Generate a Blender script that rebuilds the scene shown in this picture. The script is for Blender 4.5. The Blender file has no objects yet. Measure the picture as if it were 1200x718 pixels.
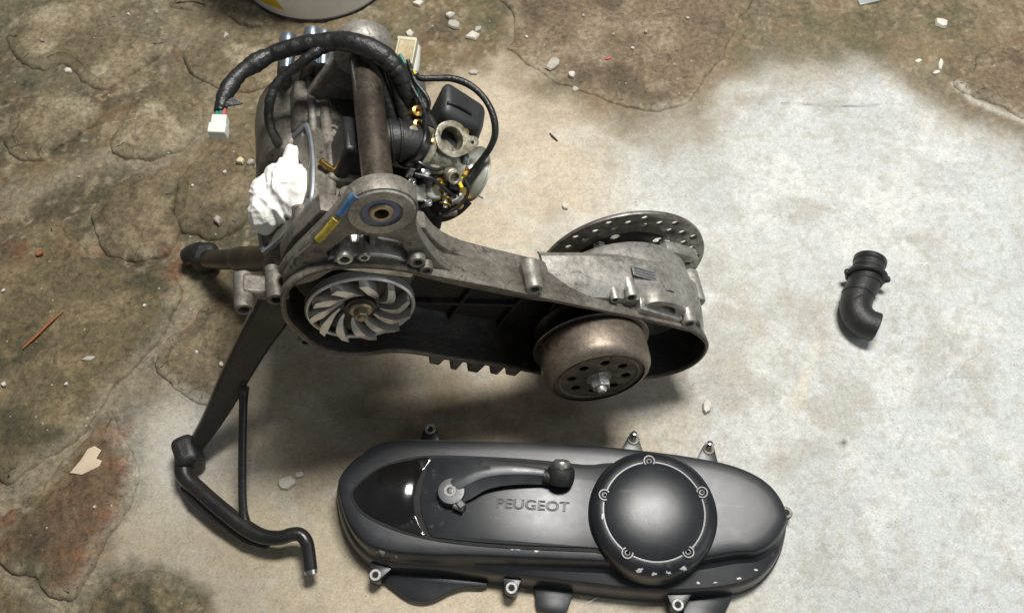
import bpy, bmesh, math, random
import numpy as np
from mathutils import Matrix, Vector

random.seed(7)
S = bpy.context.scene
COL = S.collection
PI = math.pi

# ------------------------------------------------------------------ camera
cam = bpy.data.cameras.new('camera')
cam.sensor_width = 36.0
cam.lens = 33.84
cam.clip_start = 0.02
cam.clip_end = 60
co = bpy.data.objects.new('camera', cam)
COL.objects.link(co)
co.location = (0, 0, 1.0)
co.rotation_euler = (math.radians(28), 0, 0)
S.camera = co

# ------------------------------------------------------------------ world: dim room light
W = bpy.data.worlds.new('World')
S.world = W
W.use_nodes = True
W.node_tree.nodes['Background'].inputs[0].default_value = (0.93, 0.97, 1.0, 1)
W.node_tree.nodes['Background'].inputs[1].default_value = 0.15

# ------------------------------------------------------------------ ceiling lamp (fluorescent tube fitting)
def area(name, loc, target, size, sy, power, color):
    l = bpy.data.lights.new(name, 'AREA')
    l.shape = 'RECTANGLE'; l.size = size; l.size_y = sy; l.energy = power; l.color = color
    o = bpy.data.objects.new(name, l); COL.objects.link(o)
    o.location = loc
    o.rotation_euler = (Vector(target) - Vector(loc)).to_track_quat('-Z', 'Y').to_euler()
    return o
area('ceiling_lamp', (0.36, 0.92, 2.3), (0.36, 0.80, 0), 0.66, 0.38, 78, (1.0, 0.98, 0.94))
# added soft fill lamp on the right, brightens the bucket and upright faces
area('side_fill', (2.6, -0.5, 1.7), (0.1, 0.55, 0.1), 1.6, 1.6, 15, (0.90, 0.96, 1.0))

S.view_settings.view_transform = 'Standard'
S.view_settings.look = 'None'
S.view_settings.exposure = 0.0
S.view_settings.gamma = 1.0
S.view_settings.use_curve_mapping = False

# ================================================================== helpers
def tag(o, label=None, cat=None, group=None, kind=None):
    if label: o['label'] = label
    if cat: o['category'] = cat
    if group: o['group'] = group
    if kind: o['kind'] = kind
    return o

def thing(name, label, cat, loc=(0, 0, 0), rot=(0, 0, 0), group=None):
    o = bpy.data.objects.new(name, None); COL.objects.link(o)
    o.empty_display_size = 0.02
    o.location = loc; o.rotation_euler = rot
    return tag(o, label, cat, group)

def frame(axis):
    a = np.array(axis, float); a /= np.linalg.norm(a)
    h = np.array([0, 0, 1.]) if abs(a[2]) < .9 else np.array([1., 0, 0])
    u = np.cross(h, a); u /= np.linalg.norm(u)
    return u, np.cross(a, u), a

def catmull(pts, n=8, closed=False):
    p = [np.array(q, float) for q in pts]; out = []
    N = len(p); rng = range(N) if closed else range(N - 1)
    for i in rng:
        if closed: a, b, c, d = p[i - 1], p[i], p[(i + 1) % N], p[(i + 2) % N]
        else: a, b, c, d = p[max(i - 1, 0)], p[i], p[i + 1], p[min(i + 2, N - 1)]
        for k in range(n):
            t = k / n
            out.append(.5 * (2 * b + (c - a) * t + (2 * a - 5 * b + 4 * c - d) * t * t + (3 * b - a - 3 * c + d) * t ** 3))
    if not closed: out.append(p[-1])
    return out

def resample(poly, n):
    p = np.array(poly); q = np.vstack([p, p[:1]])
    s = np.r_[0, np.cumsum(np.linalg.norm(np.diff(q, axis=0), axis=1))]
    t = np.linspace(0, s[-1], n, endpoint=False)
    return np.stack([np.interp(t, s, q[:, k]) for k in range(p.shape[1])], 1)

def normals2(poly):
    p = np.asarray(poly); d = np.roll(p, -1, 0) - np.roll(p, 1, 0)
    n = np.stack([d[:, 1], -d[:, 0]], 1); n /= np.linalg.norm(n, axis=1)[:, None] + 1e-9
    ar = np.sum(p[:, 0] * np.roll(p[:, 1], -1) - np.roll(p[:, 0], -1) * p[:, 1])
    return n if ar > 0 else -n

def circle(cx, cy, r, n=24, a0=0):
    return [(cx + r * math.cos(a0 + 2 * PI * k / n), cy + r * math.sin(a0 + 2 * PI * k / n)) for k in range(n)]

def hexa(cx, cy, r, a0=0): return circle(cx, cy, r, 6, a0)

def plate(outer, holes=(), t=.01, bev=0.0):
    """a flat plate with real holes, thickness t about z=0"""
    cu = bpy.data.curves.new('tmp', 'CURVE'); cu.dimensions = '2D'; cu.fill_mode = 'BOTH'
    cu.extrude = max(t / 2 - bev, 1e-5); cu.bevel_depth = bev; cu.bevel_resolution = 1
    for poly in [outer] + list(holes):
        sp = cu.splines.new('POLY'); sp.points.add(len(poly) - 1)
        for i, q in enumerate(poly): sp.points[i].co = (q[0], q[1], 0, 1)
        sp.use_cyclic_u = True
    o = bpy.data.objects.new('tmp', cu); COL.objects.link(o)
    dg = bpy.context.evaluated_depsgraph_get()
    me = bpy.data.meshes.new_from_object(o.evaluated_get(dg))
    V = np.array([v.co[:] for v in me.vertices]); F = [tuple(p.vertices) for p in me.polygons]
    bpy.data.objects.remove(o); bpy.data.curves.remove(cu); bpy.data.meshes.remove(me)
    return V, F

class MB:
    def __init__(s): s.v = []; s.f = []
    def add(s, V, F):
        b = len(s.v); s.v += [tuple(float(c) for c in q) for q in V]; s.f += [tuple(i + b for i in f) for f in F]; return s
    def loft(s, rings, closed=True, cap0=False, cap1=False):
        n = len(rings[0]); V = [q for r in rings for q in r]; F = []
        for k in range(len(rings) - 1):
            for i in range(n if closed else n - 1):
                j = (i + 1) % n
                F.append((k * n + i, k * n + j, (k + 1) * n + j, (k + 1) * n + i))
        if cap0: F.append(tuple(range(n))[::-1])
        if cap1: F.append(tuple((len(rings) - 1) * n + i for i in range(n)))
        return s.add(V, F)
    def lathe(s, o, axis, prof, n=32, cap0=True, cap1=True):
        u, v, a = frame(axis); o = np.array(o, float); R = []
        for r, h in prof:
            R.append([o + a * h + max(r, 1e-5) * (u * math.cos(t) + v * math.sin(t)) for t in np.linspace(0, 2 * PI, n, endpoint=False)])
        return s.loft(R, True, cap0, cap1)
    def cyl(s, p0, p1, r0, r1=None, n=24, ch=0.0):
        p0 = np.array(p0, float); p1 = np.array(p1, float); r1 = r0 if r1 is None else r1
        L = np.linalg.norm(p1 - p0)
        if ch: prof = [(r0 - ch, 0), (r0, ch), (r1, L - ch), (r1 - ch, L)]
        else: prof = [(r0, 0), (r1, L)]
        return s.lathe(p0, p1 - p0, prof, n)
    def hexnut(s, o, axis, r, h): return s.lathe(o, axis, [(r * .93, 0), (r, h * .08), (r, h * .85), (r * .88, h)], 6)
    def ring(s, o, axis, ro, ri, h, n=32, ch=.0008):
        u, v, a = frame(axis)
        prof = [(ri, 0), (ro - ch, 0), (ro, ch), (ro, h - ch), (ro - ch, h), (ri + ch, h), (ri, h - ch), (ri, 0)]
        return s.lathe(o, axis, prof, n, False, False)
    def tube(s, pts, r, n=10, sm=6, cap=True):
        k = len(pts)
        rr = [r] * k if np.isscalar(r) else list(r)
        q = [np.r_[np.array(p, float), rr[i]] for i, p in enumerate(pts)]
        if sm: q = catmull(q, sm)
        P = [a[:3] for a in q]; Rr = [a[3] for a in q]
        t0 = P[1] - P[0]; u, v, a = frame(t0); rings = []
        for i, p in enumerate(P):
            t = P[min(i + 1, len(P) - 1)] - P[max(i - 1, 0)]; t /= np.linalg.norm(t)
            u = u - t * (u @ t); u /= np.linalg.norm(u); v = np.cross(t, u)
            rings.append([p + Rr[i] * (u * math.cos(x) + v * math.sin(x)) for x in np.linspace(0, 2 * PI, n, endpoint=False)])
        return s.loft(rings, True, cap, cap)
    def box(s, c, size, axes=None):
        A = np.eye(3) if axes is None else np.array(axes, float); c = np.array(c, float); h = np.array(size) / 2
        V = [c + A[0] * h[0] * i + A[1] * h[1] * j + A[2] * h[2] * k for i in (-1, 1) for j in (-1, 1) for k in (-1, 1)]
        return s.add(V, [(0, 1, 3, 2), (4, 6, 7, 5), (0, 4, 5, 1), (2, 3, 7, 6), (0, 2, 6, 4), (1, 5, 7, 3)])
    def platexz(s, outer, holes, y0, y1, bev=0.0):
        V, F = plate(outer, holes, abs(y1 - y0), bev)
        m = (y0 + y1) / 2
        return s.add([(a, m + h, b) for a, b, h in V], F)
    def plateax(s, o, axes, outer, holes, t, bev=0.0):
        V, F = plate(outer, holes, t, bev); o = np.array(o, float); u, v, a = [np.array(x, float) for x in axes]
        return s.add([o + u * q[0] + v * q[1] + a * q[2] for q in V], F)
    def xform(s, fn): s.v = [tuple(fn(np.array(q))) for q in s.v]; return s
    def mesh(s, name, mat, ang=38):
        me = bpy.data.meshes.new(name); me.from_pydata(s.v, [], s.f)
        bm = bmesh.new(); bm.from_mesh(me)
        bmesh.ops.remove_doubles(bm, verts=bm.verts, dist=2e-6)
        bmesh.ops.recalc_face_normals(bm, faces=bm.faces)
        bm.to_mesh(me); bm.free()
        me.shade_smooth(); me.set_sharp_from_angle(angle=math.radians(ang))
        me.materials.append(mat)
        return me
    def build(s, name, mat, parent=None, bevel=0, seg=2, sub=0, ang=38, **kw):
        o = bpy.data.objects.new(name, s.mesh(name, mat, ang)); COL.objects.link(o); o.parent = parent
        if bevel:
            m = o.modifiers.new('b', 'BEVEL'); m.width = bevel; m.segments = seg; m.limit_method = 'ANGLE'; m.angle_limit = math.radians(35)
            m.harden_normals = False
        if sub:
            m = o.modifiers.new('s', 'SUBSURF'); m.levels = sub; m.render_levels = sub
        return tag(o, **kw)

# ------------------------------------------------------------------ materials
def node(nt, t, **kw):
    n = nt.nodes.new(t)
    for k, v in kw.items(): setattr(n, k, v)
    return n
def ramp(nt, fac, stops):
    r = node(nt, 'ShaderNodeValToRGB'); e = r.color_ramp.elements
    while len(e) < len(stops): e.new(.5)
    for i, (p, c) in enumerate(stops):
        e[i].position = p; e[i].color = (c, c, c, 1) if np.isscalar(c) else (*c, 1)
    nt.links.new(fac, r.inputs[0]); return r.outputs[0]
def noise(nt, vec, scale, detail=5, rough=.6, dist=0):
    n = node(nt, 'ShaderNodeTexNoise'); n.inputs['Scale'].default_value = scale; n.inputs['Detail'].default_value = detail
    n.inputs['Roughness'].default_value = rough; n.inputs['Distortion'].default_value = dist
    nt.links.new(vec, n.inputs['Vector']); return n.outputs['Fac']
def mix(nt, fac, a, b, mode='MIX'):
    m = node(nt, 'ShaderNodeMix'); m.data_type = 'RGBA'; m.blend_type = mode
    for sock, val in ((m.inputs[0], fac), (m.inputs[6], a), (m.inputs[7], b)):
        if hasattr(val, 'links'): nt.links.new(val, sock)
        elif np.isscalar(val): sock.default_value = val
        else: sock.default_value = (*val, 1)
    return m.outputs[2]
def new(name):
    m = bpy.data.materials.new(name); m.use_nodes = True; nt = m.node_tree
    return m, nt, nt.nodes['Principled BSDF'], node(nt, 'ShaderNodeTexCoord').outputs['Object']
def bump(nt, b, h, strength, dist=.002):
    bp = node(nt, 'ShaderNodeBump'); bp.inputs['Strength'].default_value = strength; bp.inputs['Distance'].default_value = dist
    nt.links.new(h, bp.inputs['Height']); nt.links.new(bp.outputs[0], b.inputs['Normal'])

def M(name, c1, c2=None, scale=30, rough=.5, rough2=None, metal=0, bmp=.0, bscale=400, grime=None, gscale=14, gamt=(.45, .65), spec=.5, coat=0, fine=None):
    m, nt, b, vec = new(name)
    c2 = c2 or tuple(x * .75 for x in c1)
    col = mix(nt, ramp(nt, noise(nt, vec, scale, 6, .65), [(.35, 0), (.65, 1)]), c1, c2)
    if grime:
        g = ramp(nt, noise(nt, vec, gscale, 7, .68, .3), [(gamt[0], 0), (gamt[1], 1)])
        col = mix(nt, g, col, grime)
        if metal:
            mm = node(nt, 'ShaderNodeMath', operation='MULTIPLY_ADD'); nt.links.new(g, mm.inputs[0])
            mm.inputs[1].default_value = -metal * .85; mm.inputs[2].default_value = metal; nt.links.new(mm.outputs[0], b.inputs['Metallic'])
    elif metal: b.inputs['Metallic'].default_value = metal
    if fine is None: fine = .5 if (grime and name not in ('white_tissue_paper',)) else 0
    if fine:
        fk = ramp(nt, noise(nt, vec, 210, 6, .78), [(.30, 1 - fine), (.5, 1.0), (.72, 1 + fine * .7)]); col = mix(nt, 1.0, col, fk, 'MULTIPLY')
        st = ramp(nt, noise(nt, vec, 55, 7, .8, .8), [(.57, 0), (.64, .75)]); col = mix(nt, st, col, tuple(x * .55 for x in grime) if grime else (.03, .03, .03))
    nt.links.new(col, b.inputs['Base Color'])
    r2 = rough2 if rough2 is not None else min(1, rough + .15)
    rr = ramp(nt, noise(nt, vec, scale * 2.3, 4), [(.3, rough), (.7, r2)]); nt.links.new(rr, b.inputs['Roughness'])
    b.inputs['Specular IOR Level'].default_value = spec
    b.inputs['Coat Weight'].default_value = coat
    if bmp: bump(nt, b, noise(nt, vec, bscale, 4, .6), bmp, .0015)
    return m

ALU = M('cast_aluminium', (.42, .405, .37), (.27, .255, .225), 30, .40, .62, .65, .22, 800, (.075, .062, .045), 26, (.46, .74))
ALU_D = M('grimy_aluminium', (.27, .25, .215), (.15, .135, .11), 34, .42, .70, .55, .28, 700, (.045, .037, .027), 24, (.43, .68))
GRIME = M('oil_caked_casting', (.25, .228, .19), (.155, .138, .11), 36, .45, .75, .30, .40, 500, (.045, .037, .027), 30, (.46, .72))
ALU_L = M('clean_aluminium', (.58, .57, .54), (.42, .41, .38), 40, .3, .45, .9, .15, 900, (.22, .19, .15), 25, (.5, .8))
STEEL = M('bright_steel', (.72, .72, .71), (.52, .51, .49), 60, .18, .34, 1.0, .05)
BELL = M('tarnished_steel_bell', (.240, .200, .160), (.155, .125, .096), 18, .42, .56, .75, .1, 500, (.13, .085, .05), 22, (.5, .75))
BELLF = M('dark_bell_face', (.19, .16, .13), (.12, .098, .075), 25, .40, .58, .75, .1, 500, (.07, .055, .04), 30, (.48, .72))
SOOT = M('sooty_black_interior', (.010, .009, .008), (.020, .017, .014), 35, .5, .75, 0, .6, 220, (.050, .037, .024), 40, (.54, .72))
BLK = M('black_rubber', (.011, .011, .011), (.019, .019, .0185), 40, .36, .58, 0, .35, 450)
BLKP = M('black_plastic', (.012, .0125, .013), (.019, .0195, .02), 30, .30, .45, 0, .2, 500)
TAPE = M('black_tape', (.009, .009, .009), (.016, .016, .016), 50, .30, .5, 0, .8, 220)
STANDM = M('black_stand_paint', (.010, .010, .010), (.018, .017, .016), 30, .22, .38, 0, .12, 500, (.034, .027, .018), 24, (.54, .78))
DISC = M('brake_disc_steel', (.30, .285, .26), (.19, .18, .16), 20, .32, .48, .8, .1, 500, (.05, .043, .036), 25, (.48, .78))
CARB = M('carburettor_zinc', (.46, .44, .35), (.29, .27, .20), 90, .34, .52, .7, .3, 500, (.09, .07, .035), 75, (.46, .68))
BRASS = M('brass', (.72, .47, .14), (.52, .32, .08), 90, .25, .4, 1.0)
BUSHB = M('blue_grey_rubber_bush', (.17, .19, .30), (.11, .12, .19), 50, .4, .6, 0, .1)
CONN = M('white_nylon_connector', (.66, .67, .60), (.56, .57, .50), 60, .35, .5)
CONN2 = M('brown_stained_connector', (.42, .36, .22), (.22, .16, .07), 90, .4, .6)
CONN3 = M('yellowed_nylon', (.50, .48, .36), (.38, .35, .23), 60, .3, .45)
WY = M('yellow_wire', (.72, .55, .03), (.6, .45, .03), 60, .4)
WG = M('green_wire', (.02, .22, .16), (.02, .17, .12), 60, .4)
WR = M('red_wire', (.45, .10, .10), (.4, .08, .08), 60, .4)
PBLUE = M('blue_paint_mark', (.06, .17, .36), (.08, .21, .40), 60, .6, .7, 0, .1, 400, (.10, .11, .12), 60, (.5, .7))
PYEL = M('yellow_paint_mark', (.52, .41, .05), (.42, .31, .03), 90, .6, .7, 0, .1, 400, (.14, .11, .05), 60, (.5, .7))
NUTM = M('dull_steel_nut', (.42, .36, .25), (.28, .23, .15), 90, .35, .5, .9)
DARK = M('dark_hole', (.008, .008, .008), (.012, .012, .012), 50, .7)

# ================================================================== floor
def vnoise(x, y, seed):
    ix = np.floor(x).astype(np.int64); iy = np.floor(y).astype(np.int64); fx = x - ix; fy = y - iy
    fx = fx * fx * (3 - 2 * fx); fy = fy * fy * (3 - 2 * fy)
    def h(a, b):
        n = (a * 374761393 + b * 668265263 + seed * 982451653) & 0x7fffffff
        n = ((n ^ (n >> 13)) * 1274126177) & 0x7fffffff
        return ((n ^ (n >> 16)) & 0xffff) / 65535.0
    return (h(ix, iy) * (1 - fx) + h(ix + 1, iy) * fx) * (1 - fy) + (h(ix, iy + 1) * (1 - fx) + h(ix + 1, iy + 1) * fx) * fy
def fbm(x, y, sc, seed, oc=5, g=.55):
    t = 0; a = 1; n = 0
    for k in range(oc):
        ang = .6 + k * 1.1; c, s = math.cos(ang), math.sin(ang)
        t = t + a * vnoise((c * x - s * y) * sc * 2 ** k + 50 + 17 * k, (s * x + c * y) * sc * 2 ** k + 80, seed + k); n += a; a *= g
    return t / n
def sdist(x, y, poly):
    """signed distance, positive inside"""
    p = np.array(poly); d = np.full(x.shape, 1e9); ins = np.zeros(x.shape, bool)
    for i in range(len(p)):
        a, b = p[i], p[(i + 1) % len(p)]; e = b - a
        t = np.clip(((x - a[0]) * e[0] + (y - a[1]) * e[1]) / (e @ e), 0, 1)
        d = np.minimum(d, np.hypot(x - a[0] - t * e[0], y - a[1] - t * e[1]))
        c = ((a[1] > y) != (b[1] > y)) & (x < (b[0] - a[0]) * (y - a[1]) / (b[1] - a[1] + 1e-12) + a[0])
        ins ^= c
    return np.where(ins, d, -d)
def sst(a, b, x):
    t = np.clip((x - a) / (b - a), 0, 1); return t * t * (3 - 2 * t)
def line_d(x, y, pts):
    d = np.full(np.shape(x), 1e9)
    for a, b in zip(pts[:-1], pts[1:]):
        a = np.array(a); b = np.array(b); e = b - a; t = np.clip(((x - a[0]) * e[0] + (y - a[1]) * e[1]) / (e @ e), 0, 1)
        d = np.minimum(d, np.hypot(x - a[0] - t * e[0], y - a[1] - t * e[1]))
    return d

ZL = [(-3.0,3.0),(0.000,3.0),(0.000,0.928),(-0.063,0.890),(-0.114,0.853),(-0.145,0.795),(-0.212,0.662),(-0.272,0.542),(-0.296,0.486),(-0.334,0.412),(-0.439,0.412),(-0.401,0.332),(-0.406,0.286),(-0.424,0.241),(-0.304,0.206),(-0.304,0.148),(-0.60,0.02),(-3.0,-0.6)]
ZT = [(-0.050,3.0),(0.000,0.928),(0.057,0.875),(0.160,0.826),(0.214,0.821),(0.277,0.897),(0.328,0.935),(0.410,0.935),(0.470,0.943),(0.526,0.928),(0.573,0.875),(0.604,0.855),(0.672,0.809),(0.967,0.701),(3.0,0.2),(3.0,3.0)]

STONES = [  # outline on the floor, colour kind, height
 ([(-0.701,0.951),(-0.695,0.968),(-0.678,1.003),(-0.653,1.023),(-0.586,1.023),(-0.552,1.003),(-0.535,0.975),(-0.475,0.946),(-0.480,0.931),(-0.503,0.900),(-0.527,0.870),(-0.550,0.863),(-0.573,0.875),(-0.595,0.894),(-0.613,0.909),(-0.634,0.897),(-0.653,0.897),(-0.677,0.915)], 'g', .007),
 ([(-0.648,0.841),(-0.633,0.860),(-0.599,0.863),(-0.574,0.850),(-0.549,0.841),(-0.538,0.824),(-0.545,0.802),(-0.563,0.784),(-0.584,0.765),(-0.606,0.743),(-0.641,0.754),(-0.658,0.775),(-0.655,0.809)], 'g', .006),
 ([(-0.517,0.781),(-0.512,0.795),(-0.503,0.817),(-0.502,0.850),(-0.484,0.855),(-0.454,0.845),(-0.428,0.842),(-0.410,0.826),(-0.412,0.795),(-0.424,0.768),(-0.460,0.750),(-0.492,0.746),(-0.515,0.761)], 'g', .006),
 ([(-0.448,0.912),(-0.445,0.935),(-0.425,0.956),(-0.389,0.971),(-0.331,0.962),(-0.310,0.928),(-0.321,0.875),(-0.354,0.860),(-0.388,0.861),(-0.419,0.879)], 'g', .004),
 ([(-0.391,0.768),(-0.376,0.793),(-0.349,0.781),(-0.330,0.747),(-0.321,0.688),(-0.341,0.637),(-0.375,0.625),(-0.403,0.637),(-0.420,0.675),(-0.417,0.721)], 'b', .005),
 ([(-0.476,0.721),(-0.435,0.734),(-0.421,0.714),(-0.423,0.675),(-0.407,0.640),(-0.423,0.601),(-0.464,0.595),(-0.498,0.613),(-0.519,0.662),(-0.505,0.701)], 'b', .004),
 ([(-0.589,0.601),(-0.569,0.650),(-0.518,0.607),(-0.462,0.586),(-0.415,0.583),(-0.391,0.559),(-0.393,0.531),(-0.410,0.491),(-0.429,0.464),(-0.452,0.430),(-0.458,0.404),(-0.482,0.366),(-0.517,0.337),(-0.550,0.323),(-0.608,0.402),(-0.631,0.565)], 'd', .005),
 ([(-0.366,0.528),(-0.343,0.542),(-0.311,0.528),(-0.296,0.486),(-0.318,0.432),(-0.343,0.412),(-0.379,0.427),(-0.408,0.454),(-0.399,0.486),(-0.373,0.508)], 'b', .004),
 ([(-0.543,0.275),(-0.508,0.299),(-0.486,0.342),(-0.461,0.381),(-0.446,0.402),(-0.426,0.371),(-0.403,0.332),(-0.407,0.295),(-0.421,0.250),(-0.439,0.206),(-0.452,0.198),(-0.488,0.215),(-0.529,0.236)], 'r', .004),
 ([(-0.543,0.225),(-0.495,0.208),(-0.466,0.191),(-0.454,0.179),(-0.459,0.160),(-0.527,0.160)], 'd', .004),
 ([(-0.429,0.183),(-0.413,0.206),(-0.394,0.223),(-0.359,0.225),(-0.326,0.206),(-0.312,0.173),(-0.382,0.160),(-0.426,0.164)], 'd', .003),
 ([(-0.482,1.015),(-0.467,1.031),(-0.430,1.026),(-0.422,1.013),(-0.450,1.003)], 'g', .005),
 ([(-0.402,1.003),(-0.374,1.020),(-0.335,0.994),(-0.335,0.975),(-0.383,0.979)], 'g', .004),
 ([(0.000,0.928),(0.046,0.882),(0.114,0.853),(0.160,0.831),(0.191,0.818),(0.226,0.831),(0.249,0.860),(0.272,0.897),(0.300,0.943),(0.338,1.023),(0.344,1.073),(0.000,1.073),(0.000,0.991),(0.006,0.951)], 'a', .0022),
 ([(0.595,0.867),(0.624,0.897),(0.649,0.928),(0.705,0.943),(0.771,0.928),(0.731,0.781),(0.672,0.812),(0.644,0.835)], 'a', .004),
]

def zone_brown(x, y):
    wob = (fbm(x, y, 14, 3) - .5) * .09
    zl = sst(-.022, .028, sdist(x, y, ZL) + wob)
    zt = sst(-.05, .07, sdist(x, y, ZT) + wob * 1.1)
    return np.maximum(zl, zt * .92)
def mixc(a, b, t): return a * (1 - t[..., None]) + np.array(b) * t[..., None]

def floor_height(x, y):
    z = (fbm(x, y, 9, 21) - .5) * .004
    br = zone_brown(x, y)
    z = z + br * ((fbm(x, y, 45, 31, 4) - .5) * .008 - .0012)
    z = z + (fbm(x, y, 120, 41, 3) - .5) * .0012 * (.35 + br)
    z = z - .0022
    return np.minimum(z, .0006)

def floor_material(name, stone):
    m, nt, b_, vec = new(name)
    if stone:
        oi = node(nt, 'ShaderNodeObjectInfo'); va = node(nt, 'ShaderNodeVectorMath', operation='ADD'); nt.links.new(vec, va.inputs[0]); nt.links.new(oi.outputs['Location'], va.inputs[1]); vec = va.outputs[0]
    at = node(nt, 'ShaderNodeAttribute', attribute_name='surface'); ar = node(nt, 'ShaderNodeAttribute', attribute_name='rubble')
    f1 = noise(nt, vec, 420, 4, .7); f2 = noise(nt, vec, 160, 5, .7)
    k = ramp(nt, f1, [(.30, .80), (.5, 1.0), (.72, 1.17)])
    col = mix(nt, 1.0, at.outputs['Color'], k, 'MULTIPLY')
    k2 = ramp(nt, f2, [(.32, .48), (.5, 1.0), (.68, 1.55)])
    amt = node(nt, 'ShaderNodeMath', operation='MULTIPLY_ADD'); nt.links.new(ar.outputs['Fac'], amt.inputs[0]); amt.inputs[1].default_value = .65; amt.inputs[2].default_value = .25
    k2 = mix(nt, amt.outputs[0], (1, 1, 1), k2); col = mix(nt, 1.0, col, k2, 'MULTIPLY')
    # grit: pale and dark specks
    vo = node(nt, 'ShaderNodeTexVoronoi'); vo.inputs['Scale'].default_value = 130; nt.links.new(vec, vo.inputs['Vector'])
    sp = ramp(nt, vo.outputs['Distance'], [(.10, 1), (.16, 0)]); pick = ramp(nt, vo.outputs['Color'], [(.80, 0), (.84, 1)])
    sm = node(nt, 'ShaderNodeMath', operation='MULTIPLY'); nt.links.new(sp, sm.inputs[0]); nt.links.new(pick, sm.inputs[1])
    sm2 = node(nt, 'ShaderNodeMath', operation='MULTIPLY'); nt.links.new(sm.outputs[0], sm2.inputs[0]); nt.links.new(amt.outputs[0], sm2.inputs[1])
    col = mix(nt, sm2.outputs[0], col, (.50, .46, .38))
    # pores, blotches and hairline cracks
    blot = ramp(nt, noise(nt, vec, 75, 6, .75, .5), [(.55, 0), (.66, 1)]); bm_ = node(nt, 'ShaderNodeMath', operation='MULTIPLY'); nt.links.new(blot, bm_.inputs[0]); nt.links.new(amt.outputs[0], bm_.inputs[1])
    col = mix(nt, bm_.outputs[0], col, mix(nt, 1.0, col, (.42, .42, .42), 'MULTIPLY'))
    v3 = node(nt, 'ShaderNodeTexVoronoi'); v3.inputs['Scale'].default_value = 210; nt.links.new(vec, v3.inputs['Vector'])
    po = node(nt, 'ShaderNodeMath', operation='MULTIPLY'); nt.links.new(ramp(nt, v3.outputs['Distance'], [(.10, .75), (.20, 0)]), po.inputs[0]); nt.links.new(ramp(nt, v3.outputs['Color'], [(.80, 0), (.84, 1)]), po.inputs[1])
    col = mix(nt, po.outputs[0], col, (.13, .115, .09))
    dv = node(nt, 'ShaderNodeTexNoise'); dv.inputs['Scale'].default_value = 9; dv.inputs['Detail'].default_value = 6; nt.links.new(vec, dv.inputs['Vector'])
    sc = node(nt, 'ShaderNodeVectorMath', operation='MULTIPLY_ADD'); nt.links.new(dv.outputs['Color'], sc.inputs[0]); sc.inputs[1].default_value = (.16, .16, 0); nt.links.new(vec, sc.inputs[2])
    v4 = node(nt, 'ShaderNodeTexVoronoi', feature='DISTANCE_TO_EDGE'); v4.inputs['Scale'].default_value = 5.5; nt.links.new(sc.outputs[0], v4.inputs['Vector'])
    cr = node(nt, 'ShaderNodeMath', operation='MULTIPLY'); nt.links.new(ramp(nt, v4.outputs['Distance'], [(.0, .30), (.005, 0)]), cr.inputs[0]); nt.links.new(ramp(nt, noise(nt, vec, 7, 4), [(.52, 0), (.62, 1)]), cr.inputs[1])
    col = mix(nt, cr.outputs[0], col, (.14, .125, .10))
    nt.links.new(col, b_.inputs['Base Color'])
    b_.inputs['Roughness'].default_value = .72; b_.inputs['Specular IOR Level'].default_value = .3
    hh = mix(nt, .5, f1, f2); bump(nt, b_, hh, .45, .002)
    return m

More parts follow.
